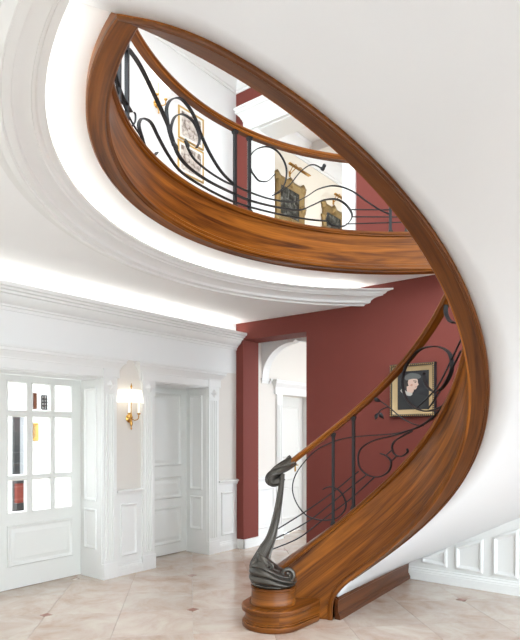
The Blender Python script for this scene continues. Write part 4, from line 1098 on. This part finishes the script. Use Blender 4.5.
blob('painted_collar', [(0.10, 0.50), (0.20, 0.42), (0.40, 0.36), (0.48, 0.42), (0.34, 0.46), (0.22, 0.52), (0.16, 0.57)], M['linen'], 3)
blob('painted_face', [(0.36, 0.78), (0.34, 0.68), (0.38, 0.60), (0.48, 0.53), (0.56, 0.515), (0.61, 0.55), (0.625, 0.60), (0.665, 0.635), (0.64, 0.69), (0.63, 0.76), (0.50, 0.81)], M['skin'], 4)
blob('painted_cheek', [(0.40, 0.63), (0.45, 0.60), (0.49, 0.63), (0.46, 0.66)], M['cheek'], 5)
blob('painted_lips', [(0.555, 0.565), (0.61, 0.572), (0.605, 0.590), (0.56, 0.586)], M['cheek'], 5)
blob('painted_brow', [(0.50, 0.725), (0.60, 0.712), (0.60, 0.728), (0.51, 0.740)], M['hair'], 5)
blob('painted_eye', [(0.53, 0.690), (0.58, 0.682), (0.60, 0.692), (0.56, 0.703)], M['hair'], 5)
blob('painted_cap', [(0.24, 0.80), (0.30, 0.755), (0.48, 0.785), (0.66, 0.775), (0.74, 0.83), (0.64, 0.90), (0.42, 0.93), (0.27, 0.88)], M['hat'], 6)
# two prints on the white upstairs wall
uy = Vector((0, 1, 0))
for (q0, q1, lb) in (((178.5, 137), (203.5, 112), 'gilt framed sepia print hung above another print on the white upstairs wall'), ((178, 171), (203.5, 146), 'gilt framed sepia print hung below another print on the white upstairs wall')):
    a_ = onX(q0[0], q0[1], 0.01); y1_ = onX(q1[0], q1[1], 0.01).y
    # upper edges seen in the photograph give the height
    h_ = onX(q0[0], q0[1]-32.5, 0.01).z-a_.z
    framed('framed_print', (0.001, a_.y, a_.z), uy, X1, y1_-a_.y, h_, 0.020, FR_SIMPLE, M['gold'], M['engraving'], lb, 'picture', 'framed prints on the white upstairs wall', mount=0.03)
# two gilt paintings in the picture room with brass picture lights
def gilt(px0, px1, pyb, pyt, label, lbl2):
    a_ = onX(px0, pyb, BX+0.01); b_ = onX(px1, pyb, BX+0.01); zt = onX(px0, pyt, BX+0.01).z
    wd, ht = b_.y-a_.y, zt-a_.z
    r_ = framed('gilt_painting', (BX+0.001, a_.y, a_.z), uy, X1, wd, ht, wd*0.17, FR_DEEP, M['oldgold'], M['landscape'], label, 'painting', 'gilt paintings in the room behind the gallery')
    # carved corner and centre ornaments
    og = Vector((BX+0.03, a_.y, a_.z))
    for (fy, fz) in ((0, 0), (1, 0), (0, 1), (1, 1), (0.5, 1), (0.5, 0), (0, 0.5), (1, 0.5)):
        c_ = og+uy*(0.03+(wd-0.06)*fy)+up*(0.03+(ht-0.06)*fz); mb = MB(); vs = []; fs = []
        for (r, d) in ((0.075, -0.02), (0.078, 0.0), (0.052, 0.022), (0.026, 0.026), (0.012, 0.034), (0.001, 0.036)):
            for i in range(20): an = 2*PI*i/20; rr = r*(1+0.16*math.sin(5*an)); vs.append(c_+uy*(rr*math.cos(an))+up*(rr*math.sin(an))+X1*d)
        for j in range(5):
            for i in range(20): fs.append([j*20+i, j*20+(i+1) % 20, (j+1)*20+(i+1) % 20, (j+1)*20+i])
        mb.add(vs, fs).build('frame_ornament', M['oldgold'], FRM[r_.name])
    lt = root('picture_light', (BX, a_.y+wd/2, zt+0.07), lbl2, 'picture light', 'brass picture lights')
    yc_ = a_.y+wd/2; zc_ = zt+0.12
    MB().box((BX, yc_-0.02, zc_-0.05), (BX+0.012, yc_+0.02, zc_+0.03)).build('back_plate', M['brass'], lt, smooth=False)
    for s_ in (-1, 1):
        q = catmull([Vector((BX+0.01, yc_+s_*0.015, zc_)), Vector((BX+0.09, yc_+s_*0.04, zc_+0.07)), Vector((BX+0.17, yc_+s_*0.07, zc_+0.07)), Vector((BX+0.20, yc_+s_*0.08, zc_+0.02))], 5)
        MB().tube(q, 0.007, 8).build('arm', M['brass'], lt)
    mb = MB(); mb.sweep([Vector((BX+0.20, yc_-wd*0.36, zc_+0.0)), Vector((BX+0.20, yc_+wd*0.36, zc_+0.0))], [X1]*2, [(0.028*math.cos(PI*i/8), 0.024*math.sin(PI*i/8)) for i in range(9)]+[(-0.024, 0), (0.024, 0)][::1])
    mb.build('lamp_shade', M['brass'], lt)
gilt(275.5, 303.5, 219, 172.5, 'large ornate gilt framed landscape painting beside the upstairs doorway', 'brass picture light over the larger gilt painting')
gilt(322.5, 344, 231, 202, 'smaller ornate gilt framed painting further inside the upstairs room', 'brass picture light over the smaller gilt painting')

# ================================================================== THINGS BEHIND THE GLAZED DOOR
SX = -2.65
def at_wall(px, py, X=SX): return onX(px, py, X)
# dark framed grey curtain panel / pillar group
a_ = at_wall(13.8, 478, -2.2); b_ = at_wall(24.5, 416, -2.2)
r_ = root('grey_column', (-2.2, (a_.y+b_.y)/2, 0), 'tall grey column with black edge seen through the glazed door', 'column')
MB().box((-2.24, a_.y+0.08, 0), (-2.2, b_.y, b_.z)).build('shaft', M['grey'], r_, smooth=False)
MB().box((-2.24, a_.y, 0), (-2.19, a_.y+0.08, b_.z+0.02)).build('edge', M['black'], r_, smooth=False)
MB().box((-2.25, a_.y-0.03, b_.z), (-2.17, b_.y+0.05, b_.z+0.05)).build('capital', M['grey'], r_, smooth=False)
MB().box((-2.25, a_.y-0.02, 0), (-2.18, b_.y+0.03, 0.35)).build('base', M['black'], r_, smooth=False)
a_ = at_wall(17.2, 508, -1.7); b_ = at_wall(23.6, 483, -1.7)
r_ = root('red_cabinet', (-1.8, (a_.y+b_.y)/2, 0), 'low brick red cabinet on a black plinth behind the glazed door', 'cabinet')
MB().box((-1.76, a_.y, 0.12), (-1.7, b_.y, b_.z)).build('body', M['red'], r_, smooth=False)
MB().box((-1.77, a_.y-0.015, 0), (-1.68, b_.y+0.015, onX(20, 503, -1.7).z)).build('plinth', M['black'], r_, smooth=False)
MB().box((-1.77, a_.y-0.015, b_.z), (-1.68, b_.y+0.015, b_.z+0.03)).build('top', M['black'], r_, smooth=False)
for (q, lb, m_, cm) in (((33.2, 409, 35.6, 393), 'narrow brown framed picture beside the upper middle door pane', 'wood_dark', 'paper'), ((33.2, 441, 37.3, 423), 'narrow gilt framed picture seen through the middle door pane', 'gold', 'engraving')):
    a_ = at_wall(q[0]-3, q[1]); b_ = at_wall(q[2], q[3])
    framed('hung_picture', (SX+0.001, a_.y, a_.z), uy, X1, b_.y-a_.y, b_.z-a_.z, 0.05, FR_DEEP, M[m_], M[cm], lb, 'picture')
a_ = at_wall(41, 409); b_ = at_wall(48, 396)
r_ = root('wire_rack', (SX, (a_.y+b_.y)/2, a_.z), 'small dark wire rack hung on the white wall behind the door panes', 'rack')
for i in range(4):
    y_ = a_.y+(b_.y-a_.y)*i/3; MB().tube([Vector((SX+0.02, y_, a_.z)), Vector((SX+0.02, y_, b_.z))], 0.010, 6).build('upright', M['iron'], r_)
for i in range(5):
    z_ = a_.z+(b_.z-a_.z)*i/4; MB().tube([Vector((SX+0.02, a_.y, z_)), Vector((SX+0.02, b_.y, z_))], 0.010, 6).build('crossbar', M['iron'], r_)
